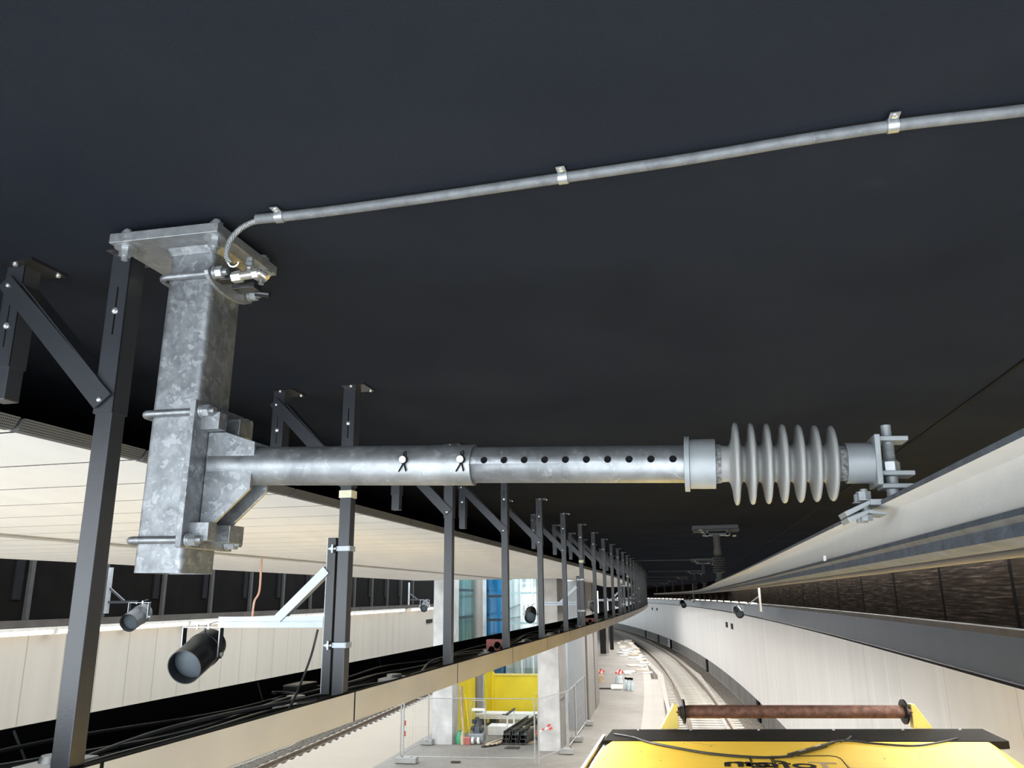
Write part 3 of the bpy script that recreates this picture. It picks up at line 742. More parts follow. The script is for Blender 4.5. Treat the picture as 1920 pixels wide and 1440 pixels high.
# ------------------------------------------------------------------ loudspeakers on strut brackets
def bracket(name_group, Rg=.0):
    t = thing('strut_bracket', '', 'bracket', group=name_group)
    MB().box((-.043,-.004,-.15), (.030,.034,.51)).build('upright', M['blk_g'], t)
    MB().box((-.0585,-.018,-.15), (.0025,.006,.51)).build('upright_edge', M['bright'], t)
    for z in (.067, -.251):
        mb = MB(); mb.box((0,-.0235,z), (.046,.003,.016)); mb.box((.0245,0,z), (.003,.046,.018)); b_ = mb.build('band_clamp', M['bright'], t)
        mb = MB(); mb.cyl((-.036,-.022,z), (-.036,-.036,z), .007, 6); mb.box((-.036,-.030,z), (.028,.004,.006)); mb.box((-.036,-.030,z), (.006,.004,.028)); mb.build('wing_bolt', M['zinc'], b_)
    mb = MB(); x0, x1, z = -.062, -.46, -.175
    mb.box(((x0+x1)/2,0,z), (abs(x1-x0),.041,.003)); mb.box(((x0+x1)/2,-.019,z-.009), (abs(x1-x0),.003,.020)); mb.box(((x0+x1)/2,.019,z-.009), (abs(x1-x0),.003,.020))
    mb.box(((x0+x1)/2,-.019,z+.010), (abs(x1-x0),.003,.016)); mb.build('arm', M['bright'], t)
    MB().bar((-.058,-.012,-.004), (-.232,-.012,-.165), .030, .028, (0,1,0)).build('diagonal', M['bright'], t)
    return t
def speaker():
    t = thing('loudspeaker', '', 'loudspeaker', group='tubular loudspeakers')
    d = Vector((.12,-.92,-.33)).normalized(); c = Vector((0,0,-.082))
    a = c - d*.085
    MB().lathe(a, d, [(0,.0),(.002,.048),(.010,.056),(.06,.0595),(.062,.062),(.070,.062),(.072,.0595),(.205,.0590),(.205,.0560),(.165,.0555)], 48, caps=False).build('body', M['dark_speaker'], t, smooth=40)
    MB().lathe(a+d*.163, d, [(0,.0556),(.003,.046),(.0045,.0)], 40, caps=False).build('grille', M['grille'], t, smooth=60)
    mb = MB(); mb.box((0,0,.003), (.150,.022,.004)); yk = mb.build('yoke', M['bright'], t)
    for sx_ in (-1, 1):
        MB().box((sx_*.073,0,-.050), (.004,.022,.104)).build('yoke_leg', M['char'], yk); MB().box((sx_*.073,-.012,-.047), (.0042,.002,.100)).build('yoke_edge', M['bright'], yk)
    for sx_ in (-1, 1): MB().cyl((sx_*.068,0,-.088), (sx_*.084,0,-.088), .008, 6).build('pivot_bolt', M['screw'], yk)
    for x in (-.025, .02): MB().cyl((x,0,-.004), (x,0,.014), .0055, 6).build('yoke_bolt', M['screw'], yk)
    MB().tube(cr([(.005,.02,-.045),(.004,.01,-.02),(.012,.0,.008),(.06,.0,.022)], 5), .002, 6).build('lead', M['cable'], t, smooth=60)
    return t
b0 = bracket('strut brackets on hanger posts'); s0_ = speaker()
spec = [(1.2, 'bright zinc strut bracket clamped to the second post, holding the nearest loudspeaker', 'nearest dark tubular loudspeaker under a bright strut arm, open end facing the camera'),
        (7.2, 'bright zinc strut bracket on the seventh post before the grey columns', 'dark tubular loudspeaker in front of the bright glazing between the fourth and fifth posts'),
        (13.2, 'white looking strut bracket far along the row of posts', 'small dark loudspeaker hanging before the far grey columns'),
        (19.2, 'zinc strut bracket on the farthest bracketed post', 'tiny dark loudspeaker farthest along the row of posts')]
for i, (s, lb, ls) in enumerate(spec):
    b_ = b0 if i == 0 else copy_tree(b0); place(b_, 0, s, .10); b_['label'] = lb
    k_ = s0_ if i == 0 else copy_tree(s0_); place(k_, -.53 if i == 0 else -.56, s, -.095); k_['label'] = ls
tag(MB().tube(cr([tuple(W(-.075,1.17,-.10)), tuple(W(-.09,1.15,-.2)), tuple(W(-.13,1.12,-.33)), tuple(W(-.16,1.1,-.37))], 6), .004, 6).build('drop_cable', M['cable'], None, smooth=60),
    'thin black cable dropping from the strut bracket on the second post into the duct', 'cable')
# loudspeakers in front of the two long walls
def wall_speaker(lab_s, lab_h, r, s, z, sign, size, zt):
    h = at('speaker_hanger', lab_h, 'hanger', r, s, z, group='speaker hangers by the long walls')
    MB().box((0,0,(zt-z)/2-.05), (.07,.07,zt-z+.1)).build('post', M['zinc'] if sign > 0 else M['colgrey'], h)
    MB().box((sign*.36,0,.13), (.72,.04,.05)).build('arm', M['char'], h)
    MB().bar((sign*.02,0,.42), (sign*.40,0,.15), .04, .04, (0,1,0)).build('diagonal', M['char'], h)
    k_ = copy_tree(s0_); place(k_, r+sign*.78, s, z+.105); k_.scale = (size,)*3; k_['label'] = lab_s
wall_speaker('dark loudspeaker with white clips before the black boards, behind the nearest post', 'hanging post with faint bracket before the black boards behind the nearest post', -11.0, 14.0, -.15, 1, 3.2, .70)
wall_speaker('dark loudspeaker above the wall lamps just left of the pale concrete pier', 'hanging post with bracket just left of the pale concrete pier', -11.05, 36.0, -.22, 1, 3.0, .70)
wall_speaker('glossy black loudspeaker at the top of the curved cream wall, nearest the camera', 'pale post holding the nearest loudspeaker on the curved cream wall', 3.95, 28.6, -.5, -1, 2.4, .75)
wall_speaker('small black loudspeaker farther along the curved cream wall', 'pale post holding the farther loudspeaker on the curved cream wall', 3.95, 58, -.45, -1, 3.2, .75)

# ------------------------------------------------------------------ lamps along the left wall
def tubelamp():
    t = thing('tube_lamp', '', 'lamp', group='lit tube lamps along the left wall')
    MB().box((0,0,.06), (.16,2.42,.06)).build('housing', M['tubehouse'], t)
    MB().cyl((.02,-1.15,0), (.02,1.15,0), .055, 12).build('tube', M['tube'], t, smooth=60)
    for y in (-1.18, 1.18): MB().box((.02,y,.005), (.11,.06,.11)).build('end_holder', M['tubehouse'], t)
    return t
t0 = tubelamp(); j = 0
lampnames = ['first', 'second', 'third', 'fourth', 'fifth', 'sixth', 'seventh', 'eighth', 'ninth', 'tenth', 'eleventh', 'twelfth', 'thirteenth', 'fourteenth', 'fifteenth', 'sixteenth', 'seventeenth', 'eighteenth', 'nineteenth']
for k in range(15):
    s = 6.3+1.25+2.5*(k-1)
    if 38 < s: continue
    o = t0 if j == 0 else copy_tree(t0); place(o, -12.08, s, -.60); o['label'] = 'lit white tube lamp above the left cream wall, %s from the near end' % lampnames[j]; j += 1
M['strip'] = emis('lit strip diffuser', (1.0,.975,.94), STRIP)
st_ = thing('added_strip_lamp', 'added white strip lamp where the brown wall boards meet the ceiling', 'lamp', group='added strip lamps along the right wall top')  # unseen lamps added to brighten the vehicle roof and right wall
MB().box((0,0,.05), (.14,2.4,.05)).build('housing', M['tubehouse'], st_); MB().box((-.005,0,.015), (.10,2.34,.02)).build('diffuser', M['strip'], st_); MB().box((-.0665,0,-.0125), (.007,2.4,.085)).build('shade', M['tubehouse'], st_)  # side visor added to keep the strip light off the mast
for k in range(17):
    o = st_ if k == 0 else copy_tree(st_); place(o, 3.98, -2.0+2.5*k, .67)
M['ledgelamp'] = emis('lit ledge lamp', (1.0,.93,.83), 5.0)
ll = thing('added_ledge_lamp', 'small lit lamp added on the ledge of the far curved wall', 'lamp', group='added lamps on the far ledge')  # lamps added along the white ledge line to brighten the far wall
MB().box((.02,0,-.02), (.07,1.9,.03)).build('housing', M['tubehouse'], ll); MB().box((-.01,0,.006), (.05,1.85,.024)).build('tube', M['ledgelamp'], ll)
for k in range(30):
    o = ll if k == 0 else copy_tree(ll); place(o, 3.98, 31+3.1*k, -.345)
for s in (41.2, 43.7):
    o = copy_tree(t0); place(o, -12.08, s, -.60); o['label'] = 'lit white tube lamp beside the pale pier, %s after the dark gap' % ('first' if s < 42 else 'second')
tag(MB().rbox(-12.25, -12.2, 44.2, 45.6, -1.40, -1.20).build('wall_sign', M['dkpanel']), 'small dark sign on the left cream wall beside the pale pier', 'sign')
g = at('vent_grille', 'left dark grille of the nearer pair on the curved cream wall', 'vent', 4.04, 41.9, -1.5, 'vents on the curved wall'); MB().box((0,0,0), (.03,.75,.26)).build('frame', M['dkpanel'], g)
for q in range(5): MB().box((-.02,0,-.10+.05*q), (.02,.68,.012)).build('louvre', M['ledge'], g)
for s, lab in ((39.7, 'right dark grille of the nearer pair on the curved cream wall'), (90.5, 'left dark grille of the far pair on the curved cream wall'), (86.5, 'right dark grille of the far pair on the curved cream wall')):
    o = copy_tree(g); place(o, 4.04, s, -1.5 if s < 80 else -1.45); o['label'] = lab
tag(MB().tube(cr([tuple(W(-3.5,6.75,.45)), tuple(W(-3.49,6.74,.1)), tuple(W(-3.52,6.7,-.02)), tuple(W(-3.53,6.7,-.19))], 6), .012, 6).build('hanging_wire', M['pink'], None, smooth=60), 'pink wire hanging loose from the grey lamp channel in the white soffit', 'wire')

# ------------------------------------------------------------------ tracks
rp_ = [(-.035,0),(.035,0),(.035,-.035),(.009,-.05),(.009,-.125),(.07,-.145),(.07,-.155),(-.07,-.155),(-.07,-.145),(-.009,-.125),(-.009,-.05),(-.035,-.035)]
def rail(r, s0, s1, lab):
    tag(MB().sweep([(r+a, -4.6+b) for a, b in rp_], s0, s1, 1.5, [1]+[0]*11).build('rail', [M['rail'], M['railtop']]), lab, 'rail')
rail(1.31, 2, 130, 'rusty rail of the curved right track, on the platform side'); rail(2.81, 2, 130, 'rusty rail of the curved right track, on the cream wall side')
rail(-9.55, 8, 70, 'rail of the far left track next to the platform edge'); rail(-11.05, 8, 70, 'dark rail of the far left track on the cream wall side')
sl = MB(); sl.box((0,0,.05), (2.5,.26,.06)); sl.box((-.75,0,.085), (.28,.2,.02)); sl.box((.75,0,.085), (.28,.2,.02))
for x in (-.64,-.86,.64,.86): sl.cyl((x,-.05,.08), (x,-.05,.125), .022, 6)
s_o = sl.build('sleeper', M['sleeper']); tag(s_o, 'pale concrete sleeper under the rails of the curved right track', 'sleeper', 'sleepers of the right track'); place(s_o, 2.06, 24.6, -4.85)
for i in range(1, 150):
    o = s_o.copy(); COL.objects.link(o); place(o, 2.06, 24.6+.6*i, -4.85)
for i in range(60):
    o = s_o.copy(); COL.objects.link(o); place(o, -10.3, 19+.6*i, -4.85); o['group'] = 'sleepers of the left track'; o['label'] = 'pale concrete sleeper under the rails of the far left track'
struct(MB().rbox(3.0, 3.35, 14, 125, -4.9, -4.735).build('trim_4', M['sleeper']))
struct(MB().rbox(.75, 1.1, 14, 125, -4.9, -4.745).build('trim_5', M['sleeper']))
o = at('marker_board', 'white marker board leaning on the plinth beside the far rails', 'board', 3.9, 77.2, -4.7)
MB().box((0,0,.35), (.04,.9,.62)).build('board', M['sheet'], o)
for z in (.2,.38,.54): MB().box((-.022,0,z), (.006,.7,.05)).build('bar', M['ledge'], o)

# ------------------------------------------------------------------ yellow rail vehicle roof
veh = thing('rail_vehicle', 'yellow rail vehicle with black roof strip and rusty roller on the curved right track', 'rail vehicle', W(1.9, 4.5, -1.1), (0,0,ang(5.2)))
Wi = (Matrix.Translation(W(1.9, 4.5, -1.1)) @ Matrix.Rotation(ang(5.2), 4, 'Z')).inverted()
def V(r, s, z): return Wi @ W(r, s, z)
def vb(name, rr, ss, zz, mat, par=veh, bevel=0):
    mb = MB(); c = V(sum(rr)/2, sum(ss)/2, sum(zz)/2); mb.box(c, (rr[1]-rr[0], ss[1]-ss[0], zz[1]-zz[0])); return mb.build(name, mat, par, bevel=bevel)
# roof shell with chamfered right shoulder and rounded far corners
ol = [(.30,-2.0),(.30,5.1),(.34,5.38),(.46,5.50),(.62,5.53),(3.40,5.62),(3.58,5.2),(3.58,-2.0)]
def pris(name, outl, z0, z1, mat, bevel=0):
    mb = MB(); mb.prism([tuple(V(r, s, 0).xy) for r, s in outl], 'z', z0, z1); return mb.build(name, mat, veh, bevel=bevel)
top_ol = [(.40,2.0),(.40,5.0),(.45,5.36),(.56,5.49),(.72,5.53),(3.26,5.70),(3.10,4.6),(3.02,2.0)]
pris('roof_panel', top_ol, -.09, 0, M['yel'], .012)
mb = MB(); A_ = [V(*p) for p in ((3.25,5.66,-1.10),(3.02,4.2,-1.10),(3.38,4.2,-1.30),(3.42,5.66,-1.28))]
mb.v += A_; mb.v += [p-Vector((0,0,.05)) for p in A_]; mb.face((0,1,2,3)); mb.face((7,6,5,4)); 
for i in range(4): mb.face((i, (i+1)%4, 4+(i+1)%4, 4+i))
mb.build('shoulder_panel', M['yel'], veh)
mb = MB(); A_ = [V(r, s, z) for r, s, z in ((.36,2,-1.12),(.36,5.5,-1.12),(.44,5.56,-1.12),(.44,2,-1.12))]
mb.v += A_; mb.v += [p-Vector((0,0,.06)) for p in A_]; mb.face((0,1,2,3)); mb.face((7,6,5,4))
for i in range(4): mb.face((i, (i+1)%4, 4+(i+1)%4, 4+i))
mb.build('edge_seal', M['blk_g'], veh)
vb('side_rail', (.345,.365), (2,5.6), (-1.14,-1.10), M['white'])
mb = MB(); mb.prism([tuple(V(r, s, 0).xy) for r, s in ((.38,5.29),(.40,5.83),(3.40,6.30),(3.40,5.72),(3.36,5.70))], 'z', -.05, .006); mb.build('front_strip', M['roofblk'], veh, bevel=.004)
mb = MB(); mb.prism([tuple(V(r, s, 0).xy) for r, s in ((.40,5.84),(3.40,6.31),(3.40,7.0),(.40,6.6))], 'z', -2.2, -.30); mb.prism([tuple(V(r, s, 0).xy) for r, s in ((.40,2.0),(.40,5.8),(3.36,6.2),(3.36,2.0))], 'z', -2.6, -.1); mb.build('body', M['yel'], veh)
for r in (.62,1.05,1.6,2.2,2.75,3.2): p = V(r, 6.0+.15*(r-1.9), -1.094); MB().lathe(p, (0,0,1), [(0,.012),(.008,.010),(.010,.004)], 10).build('roof_bolt', M['zinc'], veh, smooth=40)
ra, rb2 = V(1.00, 5.97, -.962), V(2.80, 6.25, -.968); dd = (rb2-ra).normalized(); L = (rb2-ra).length
rl = MB().lathe(ra, dd, [(0,.0),(0,.052),(L,.052),(L,0)], 36, caps=False).build('roller', M['rust'], veh, smooth=40)
for p, sg in ((ra,-1), (rb2,1)):
    q = p+dd*sg*.004
    MB().lathe(q, dd*sg, [(-.012,.055),(-.008,.098),(.006,.100),(.010,.07),(.030,.045),(.034,.03)], 32).build('roller_flange', M['blk_g'], rl, smooth=40)
    mb = MB(); mb.lathe(q+dd*sg*.036, dd*sg, [(0,.02),(0,.034),(.012,.034),(.012,.02)], 8); mb.cyl(q, q+dd*sg*.085, .016, 10)
    for a in range(6): c_ = q+dd*sg*.045+Vector((0,math.cos(a*PI/3)*.036,math.sin(a*PI/3)*.036)); mb.cyl(c_, c_+dd*sg*.014, .008, 6)
    mb.build('bearing', M['rust'], rl, smooth=40)
    c_ = q+dd*sg*.070; base = -1.1
    e1 = c_+dd*sg*.012; w = Vector((-dd.y, dd.x, 0))
    mb = MB()
    # triangular welded bracket, wide foot outwards
    o1 = Vector((c_.x, c_.y, .006)); top = Vector((c_.x, c_.y, c_.z+.062))
    pts = [o1-dd*sg*.02, o1+dd*sg*.135, top+dd*sg*.012, top-dd*sg*.02]
    for t_ in (-.035, .035): mb.v += [p_+w*t_ for p_ in pts]
    mb.face((0,1,2,3)); mb.face((7,6,5,4))
    for i in range(4): mb.face((i, 4+i, 4+(i+1)%4, (i+1)%4))
    mb.build('roller_bracket', M['yel_p'], veh, bevel=.004)
cb = [(.44,5.56),(.60,5.42),(.752,5.199),(1.071,4.905),(1.25,4.80),(1.431,4.748),(1.60,4.75),(1.75,4.84),(1.891,5.056),(2.05,5.36),(2.201,5.514),(2.389,5.42),(2.634,5.36),(2.858,5.525),(3.05,5.74)]
P = [tuple(V(r, s, -1.087)) for r, s in cb]
MB().tube(cr(P, 6), .0075, 8).build('roof_cable', M['cable'], veh, smooth=60)
P2 = [(x+.0, y+.022, z) for x, y, z in P[1:9]]
MB().tube(cr(P2, 6), .006, 8).build('second_cable', M['cable_g'], veh, smooth=60)
MB().tube(cr([tuple(V(r, s, -1.088)) for r, s in ((2.16,5.47),(2.22,5.56),(2.28,5.72))], 6), .007, 8).build('branch_cable', M['cable'], veh, smooth=60)
mb = MB(); mb.bar(V(1.72,4.80,-1.080), V(2.02,5.24,-1.080), .035, .026); mb.bar(V(1.98,5.20,-1.082), V(2.10,5.40,-1.082), .026, .02); mb.build('cable_connector', M['blk_g'], veh, bevel=.006)
for r, s in ((1.80,4.90),(1.93,5.10)): MB().bar(V(r,s,-1.0655), V(r+.045,s+.066,-1.0655), .014, .003).build('connector_label', M['white'], veh)
# mirrored maker lettering on the roof, read from the other side
def word(txt, r1, s1, size, mat, name):
    cu = bpy.data.curves.new('lettering', 'FONT'); cu.body = txt; cu.size = size; cu.extrude = .0015; cu.offset = .004; cu.align_x = 'LEFT'
    tmp = bpy.data.objects.new('lettering', cu); COL.objects.link(tmp); bpy.context.view_layer.update()
    dg_ = bpy.context.evaluated_depsgraph_get(); me_ = bpy.data.meshes.new_from_object(tmp.evaluated_get(dg_)); bpy.data.objects.remove(tmp)
    p = V(r1, s1, -1.0975); h = size*.70; sp_ = .085
    for v_ in me_.vertices: v_.co = Vector((p.x - v_.co.x, p.y - h + v_.co.y + .095*v_.co.x*0, p.z + v_.co.z))
    me_.flip_normals(); me_.materials.clear(); me_.materials.append(mat)
    ob = bpy.data.objects.new(name, me_); COL.objects.link(ob); ob.parent = veh; return ob
SZ = .30
word('T', 2.005, 4.70, SZ, simple('worn letter brown', (.50,.34,.17), .5), 'letter')
word('ofor', 1.87, 4.70, SZ, M['dkpanel'], 'lettering'); word('on', 1.575, 4.68, SZ, M['dkpanel'], 'lettering')
def inked(pts): 
    return MB().tube([V(r, s, -1.0985) for r, s in pts], .0035, 6)
inked([(1.60,4.86),(2.00,4.94),(2.045,4.91),(2.06,4.84),(2.055,4.3)]).build('lettering_outline', M['dkpanel'], veh)
for r in (1.452, 1.592, 1.61): inked([(r,4.80),(r,4.2)]).build('lettering_outline', M['dkpanel'], veh)
mb = MB()
for r, s in ((.7,4.9),(1.0,5.3),(1.2,5.2),(2.6,5.0),(2.8,4.7),(.85,4.6),(2.35,4.9)): mb.lathe(V(r,s,-1.1005), (0,0,1), [(0,.010),(.0012,.009),(.0013,0)], 8)
mb.build('paint_chips', M['rust'], veh)
MB().tube([V(r, s, -1.1) for r, s in ((.98,5.42),(1.05,5.33),(1.10,5.31),(1.16,5.26),(1.24,5.27))], .002, 5).build('scratch', M['rust'], veh)

# ------------------------------------------------------------------ lift shaft on the platform
ZF = -3.85
def rb(name, r0, r1, s0, s1, z0, z1, mat, par=None, bevel=0): return MB().rbox(r0, r1, s0, s1, z0, z1).build(name, mat, par, bevel=bevel)
def st2(o, lab=None): return struct(o, lab)
st2(rb('pillar', -5.84, -5.28, 21.08, 21.75, ZF, 3.0, M['conc_l']), 'pale concrete pier left of the yellow hoarding')
st2(rb('pillar', -2.80, -2.24, 20.5, 21.95, ZF, 3.0, M['conc_l']), 'pale concrete pier right of the yellow hoarding')
rc = MB().cyl(W(-5.35,24.6,ZF), W(-5.35,24.6,3.0), .155, 28).build('pillar', M['colgrey'], smooth=40); st2(rc, 'round concrete column in front of the yellow hoarding')
st2(rb('pillar', -5.98, -5.57, 26.6, 27.0, -1.6, 3.0, M['conc_l']), 'upper concrete column between green and blue glazing')
gl = thing('window_1', 'green glazed screen between the pale pier and the column', 'window'); gl['kind'] = 'structure'
rb('pane', -5.80, -5.77, 21.8, 28.2, -2.35, 2.6, M['glass_g'], gl)
for z in (.22, -.62, -1.42, -2.38): rb('glazing_bar', -5.77, -5.71, 21.8, 28.2, z-.04, z+.04, M['mull'], gl)
rb('glazing_bar', -5.77, -5.69, 27.2, 27.32, -2.4, 2.6, M['mull'], gl)
st2(rb('wall_shaft', -6.1, -6.0, 22, 30, ZF, 3.2, M['sheet']))
g2 = thing('window_2', 'blue glazed lift screen behind the yellow hoarding', 'window'); g2['kind'] = 'structure'
rb('pane', -5.72, -4.95, 27.2, 27.24, -2.6, 2.6, M['glass_b'], g2)
for z in (.02, -.78, -1.6): rb('glazing_bar', -5.69, -4.97, 27.10, 27.2, z-.04, z+.04, M['mull'], g2)
for r in (-5.72, -4.95): rb('glazing_bar', r-.03, r+.03, 27.1, 27.24, -2.6, 2.6, M['glass_b'], g2)
st2(rb('wall_facade', -5.95, -2.55, 29.6, 29.8, ZF, 2.9, M['facade']))
g3 = thing('window_3', 'clear glazed lift screen with pale frames before the bright facade', 'window'); g3['kind'] = 'structure'
for z in (.12, -.9, -1.75): rb('glazing_bar', -4.95, -3.3, 27.15, 27.24, z-.035, z+.035, M['bar_g'], g3)
for r in (-4.35, -3.95, -3.5): rb('glazing_bar', r-.025, r+.025, 27.15, 27.24, -2.6, 2.6, M['white'], g3)
for k, (a, b, z0, z1) in enumerate(((-5.2,-4.0,-.45,-.02),(-5.2,-3.9,-1.3,-.95),(-5.2,-3.9,-.80,-.62))):
    MB().bar(W(a, 29.5, z0), W(b, 29.5, z1), .03, .05).build('stair_string', M['bar_g'], g3)
rb('pane', -4.9, -3.3, 27.19, 27.2, -2.6, 2.6, M['glass_c'], g3)
# yellow hoarding
st2(rb('wall_side_shade', -2.24, -2.225, 20.5, 21.95, ZF, .46, M['coldim']))  # thin dark skin on the pier side, its shade put into the colour
hd = thing('hoarding', 'yellow sheet hoarding around the lift shaft, behind the stacked black beams', 'hoarding', W(-4.5, 25, ZF), (0,0,ang(25)))
hi_ = (Matrix.Translation(W(-4.5,25,ZF)) @ Matrix.Rotation(ang(25),4,'Z')).inverted()
def HB(name, r0, r1, s0, s1, z0, z1, mat):
    mb = MB().rbox(r0, r1, s0, s1, z0, z1); mb.v = [hi_ @ v for v in mb.v]; return mb.build(name, mat, hd)
HB('back_panel', -5.12, -3.2, 26.0, 26.04, ZF, -2.50, M['yel_h'])
HB('side_panel', -5.42, -5.38, 21.75, 24.35, ZF, -2.40, M['yel_h']); HB('side_panel', -5.20, -5.16, 24.85, 26.2, ZF, -2.36, M['yel_h'])
HB('top_rail', -5.12, -3.2, 25.97, 26.06, -2.52, -2.47, M['yel_p']); HB('notice', -3.75, -3.55, 25.98, 26.0, -3.12, -3.06, M['yel_p'])
HB('window_opening', -5.42, -5.38, 21.75, 24.0, -2.40, -2.36, M['yel_p'])
HB('corner_post', -5.17, -5.10, 25.9, 26.05, ZF, -2.42, M['yel_h'])

# grey clad columns and doors on the right of the platform
st2(rb('pillar', -2.42, -1.98, 24.1, 25.3, ZF, .46, M['steelcol']), 'brushed steel clad column behind the pier')
st2(rb('pillar', -2.30, -1.96, 25.8, 28.3, ZF, .46, M['colgrey']), 'grey clad wall section with a small notice')
st2(rb('pillar', -2.26, -2.0, 25.35, 25.75, ZF, .46, M['dkpanel']), 'dark block for the shaded gap beside the steel column')  # solid near-black block stands in for the shade of the gap
st2(rb('pillar', -2.34, -1.94, 28.5, 30.4, ZF, .46, M['coldim']), 'last grey clad column before the open platform')
nt = at('wall_notice', 'small dark framed notice on the grey clad wall', 'notice', -2.20, 25.79, -1.95); MB().box((.0,-.01,0), (.16,.02,.26)).build('frame', M['ledge'], nt); MB().box((.02,-.022,-.02), (.08,.006,.14)).build('sheet', M['white'], nt)
for k, (r0, r1, s) in enumerate(((-2.75,-2.35,54.6),(-2.32,-2.18,55.2),(-2.08,-1.82,57.9))):
    tag(rb(['platform_banner', 'steel_post', 'platform_banner'][k], r0, r1, s, s+.3, -3.75 if k < 2 else -3.7, .46, M['dkpanel'] if k != 1 else M['colgrey']), ['wide dark panel hanging over the far platform', 'narrow grey post beside the wide dark panel', 'black panel hanging nearest the curved track'][k], ['banner', 'post', 'banner'][k])
# far left columns seen through the hanger row
for k, (r, s, mt) in enumerate(((-2.75,33,'dkpanel'),(-2.95,36,'colgrey'),(-3.2,40,'dkpanel'),(-3.6,46,'colgrey'))):
    st2(rb('pillar', r-.3, r+.3, s, s+.6, ZF, .46, M[mt]), ['dark column behind the hanger row', 'grey column behind the hanger row', 'dark slim column behind the hanger row', 'farthest grey column behind the hanger row'][k])

# ------------------------------------------------------------------ temporary fences
def fence(lab, a, b, h=1.48, mesh=True):
    (r0, s0), (r1, s1) = a, b; p = W(r0, s0, ZF); q = W(r1, s1, ZF); L = (q-p).length; an = math.atan2(q.y-p.y, q.x-p.x)
    t = thing('site_fence', lab, 'fence', p, (0,0,an), 'temporary site fences')
    for x in (0, L):
        MB().cyl((x,0,.02), (x,0,h), .019, 10).build('upright', M['fence'], t, smooth=40)
    for z in (.14, h-.02): MB().cyl((0,0,z), (L,0,z), .011, 8).build('rail', M['fence'], t, smooth=40)
    mb = MB(); n = max(3, int(L/.22))
    for i in range(1, n): mb.cyl((L*i/n,0,.14), (L*i/n,0,h-.02), .0013, 4, caps=False)
    for z in (.45,.80,1.15): mb.cyl((0,0,z), (L,0,z), .0013, 4, caps=False)
    mb.build('wire_mesh', M['fence'], t)
    return t
fence('wide site fence spanning in front of the pale pier and yellow hoarding', (-5.83,18.55), (-2.62,18.75))
fence('site fence running from the concrete foot back to the left of the pale pier', (-5.95,18.7), (-5.92,21.0))
fence('site fence running from the front corner to the pale right pier', (-2.52,18.7), (-2.04,20.3))
fence('site fence leaning along the steel clad column', (-2.02,20.4), (-1.98,21.9))
fence('site fence standing before the grey clad wall', (-2.0,22.0), (-1.96,24.75))
def foot(lab, r, s, ln=.62, mat=None):
    t = at('fence_foot', lab, 'fence foot', r, s, ZF, 'concrete fence feet')
    mb = MB(); mb.box((0,0,.075), (ln*.85,.24,.13)); o = mb.build('block', M['conc'], t, bevel=.02)
    for x in (-.12,.12): MB().cyl((x,0,.12), (x,0,.143), .03, 10).build('socket', M['blk'], t)
foot('concrete fence foot under the leftmost fence uprights', -5.72, 18.5); foot('concrete fence foot at the base of the right pale pier', -2.04, 20.15, .42)
foot('dark fence foot behind the one at the right pale pier', -1.98, 21.95, .4); foot('farthest dark fence foot before the grey clad wall', -1.94, 24.8, .4); foot('fence foot hidden left behind the pale left pier', -5.95, 21.0, .4)
tp = at('barrier_tape', 'red and white barrier tape knotted on the fence before the right pier', 'tape', -2.55, 18.75, -3.15)
for k, (x, z, m_) in enumerate(((0,0,'red'),(.07,.04,'sheet'),(.14,.08,'red'),(.21,.10,'sheet'),(.28,.17,'red'),(.32,.10,'red'))): MB().bar((x-.035,-.02,z-.02), (x+.04,-.02,z+.025), .012, .05 if k > 3 else .03).build('stripe', M[m_], tp)
tp = at('barrier_tape', 'small red and white tape strip hanging between the left fence uprights', 'tape', -5.86, 18.62, -2.85)
for k in range(4): MB().box((.03,.0,.0-.12*k), (.06,.012,.12)).build('stripe', M['red' if k % 2 == 1 else 'sheet'], tp)

# ------------------------------------------------------------------ things stored inside the fence
def stack_beams():
    n = 0
    for lv in range(3):
        for c in range(3):
            if n == 0:
                mb = MB(); q = .028
                mb.box((0,0,.01), (.20,3.0,.02)); mb.box((-.09,0,.055), (.02,3.0,.09)); mb.box((.09,0,.055), (.02,3.0,.09)); ob = mb.build('steel_channel', M['darkbeam']); base = ob
            else: ob = base.copy(); COL.objects.link(ob)
            place(ob, -3.74+.235*c+.02*lv, 22.75, ZF+.03+.105*lv, spin=-.06)
            tag(ob, '%s black steel channel in the %s layer of the stack' % (('left', 'middle', 'right')[c], ('bottom', 'middle', 'top')[lv]), 'channel', 'stacked black channels'); n += 1
stack_beams()
tag(MB().box((0,0,0), (.9,.28,.03)).build('bearer', M['wood']), 'timber bearer under the stack of black channels', 'timber'); o = bpy.data.objects['bearer']; place(o, -3.5, 21.6, ZF+.015)
for k in range(4):
    mb = MB().box((0,0,.02), (.10,1.5,.04)); ob = mb.build('plank', M['wood_p' if k else 'ledge'])
    place(ob, -4.12+.09*k, 21.45+.1*k, ZF+.002+(.042 if k else 0), spin=-.30); tag(ob, ['dark plank lying flat beneath the pale planks', 'pale plank left on the dark plank', 'pale plank in the middle on the dark plank', 'pale plank right beside the black channels'][k], 'plank', 'planks on the platform')
tag(MB().cyl((0,-.4,.09), (0,.4,.09), .09, 20).build('cardboard_roll', M['wood'], smooth=40), 'brown roll lying between the planks and the black channels', 'roll'); place(bpy.data.objects['cardboard_roll'], -4.06, 23.7, ZF+.0, spin=-.2)
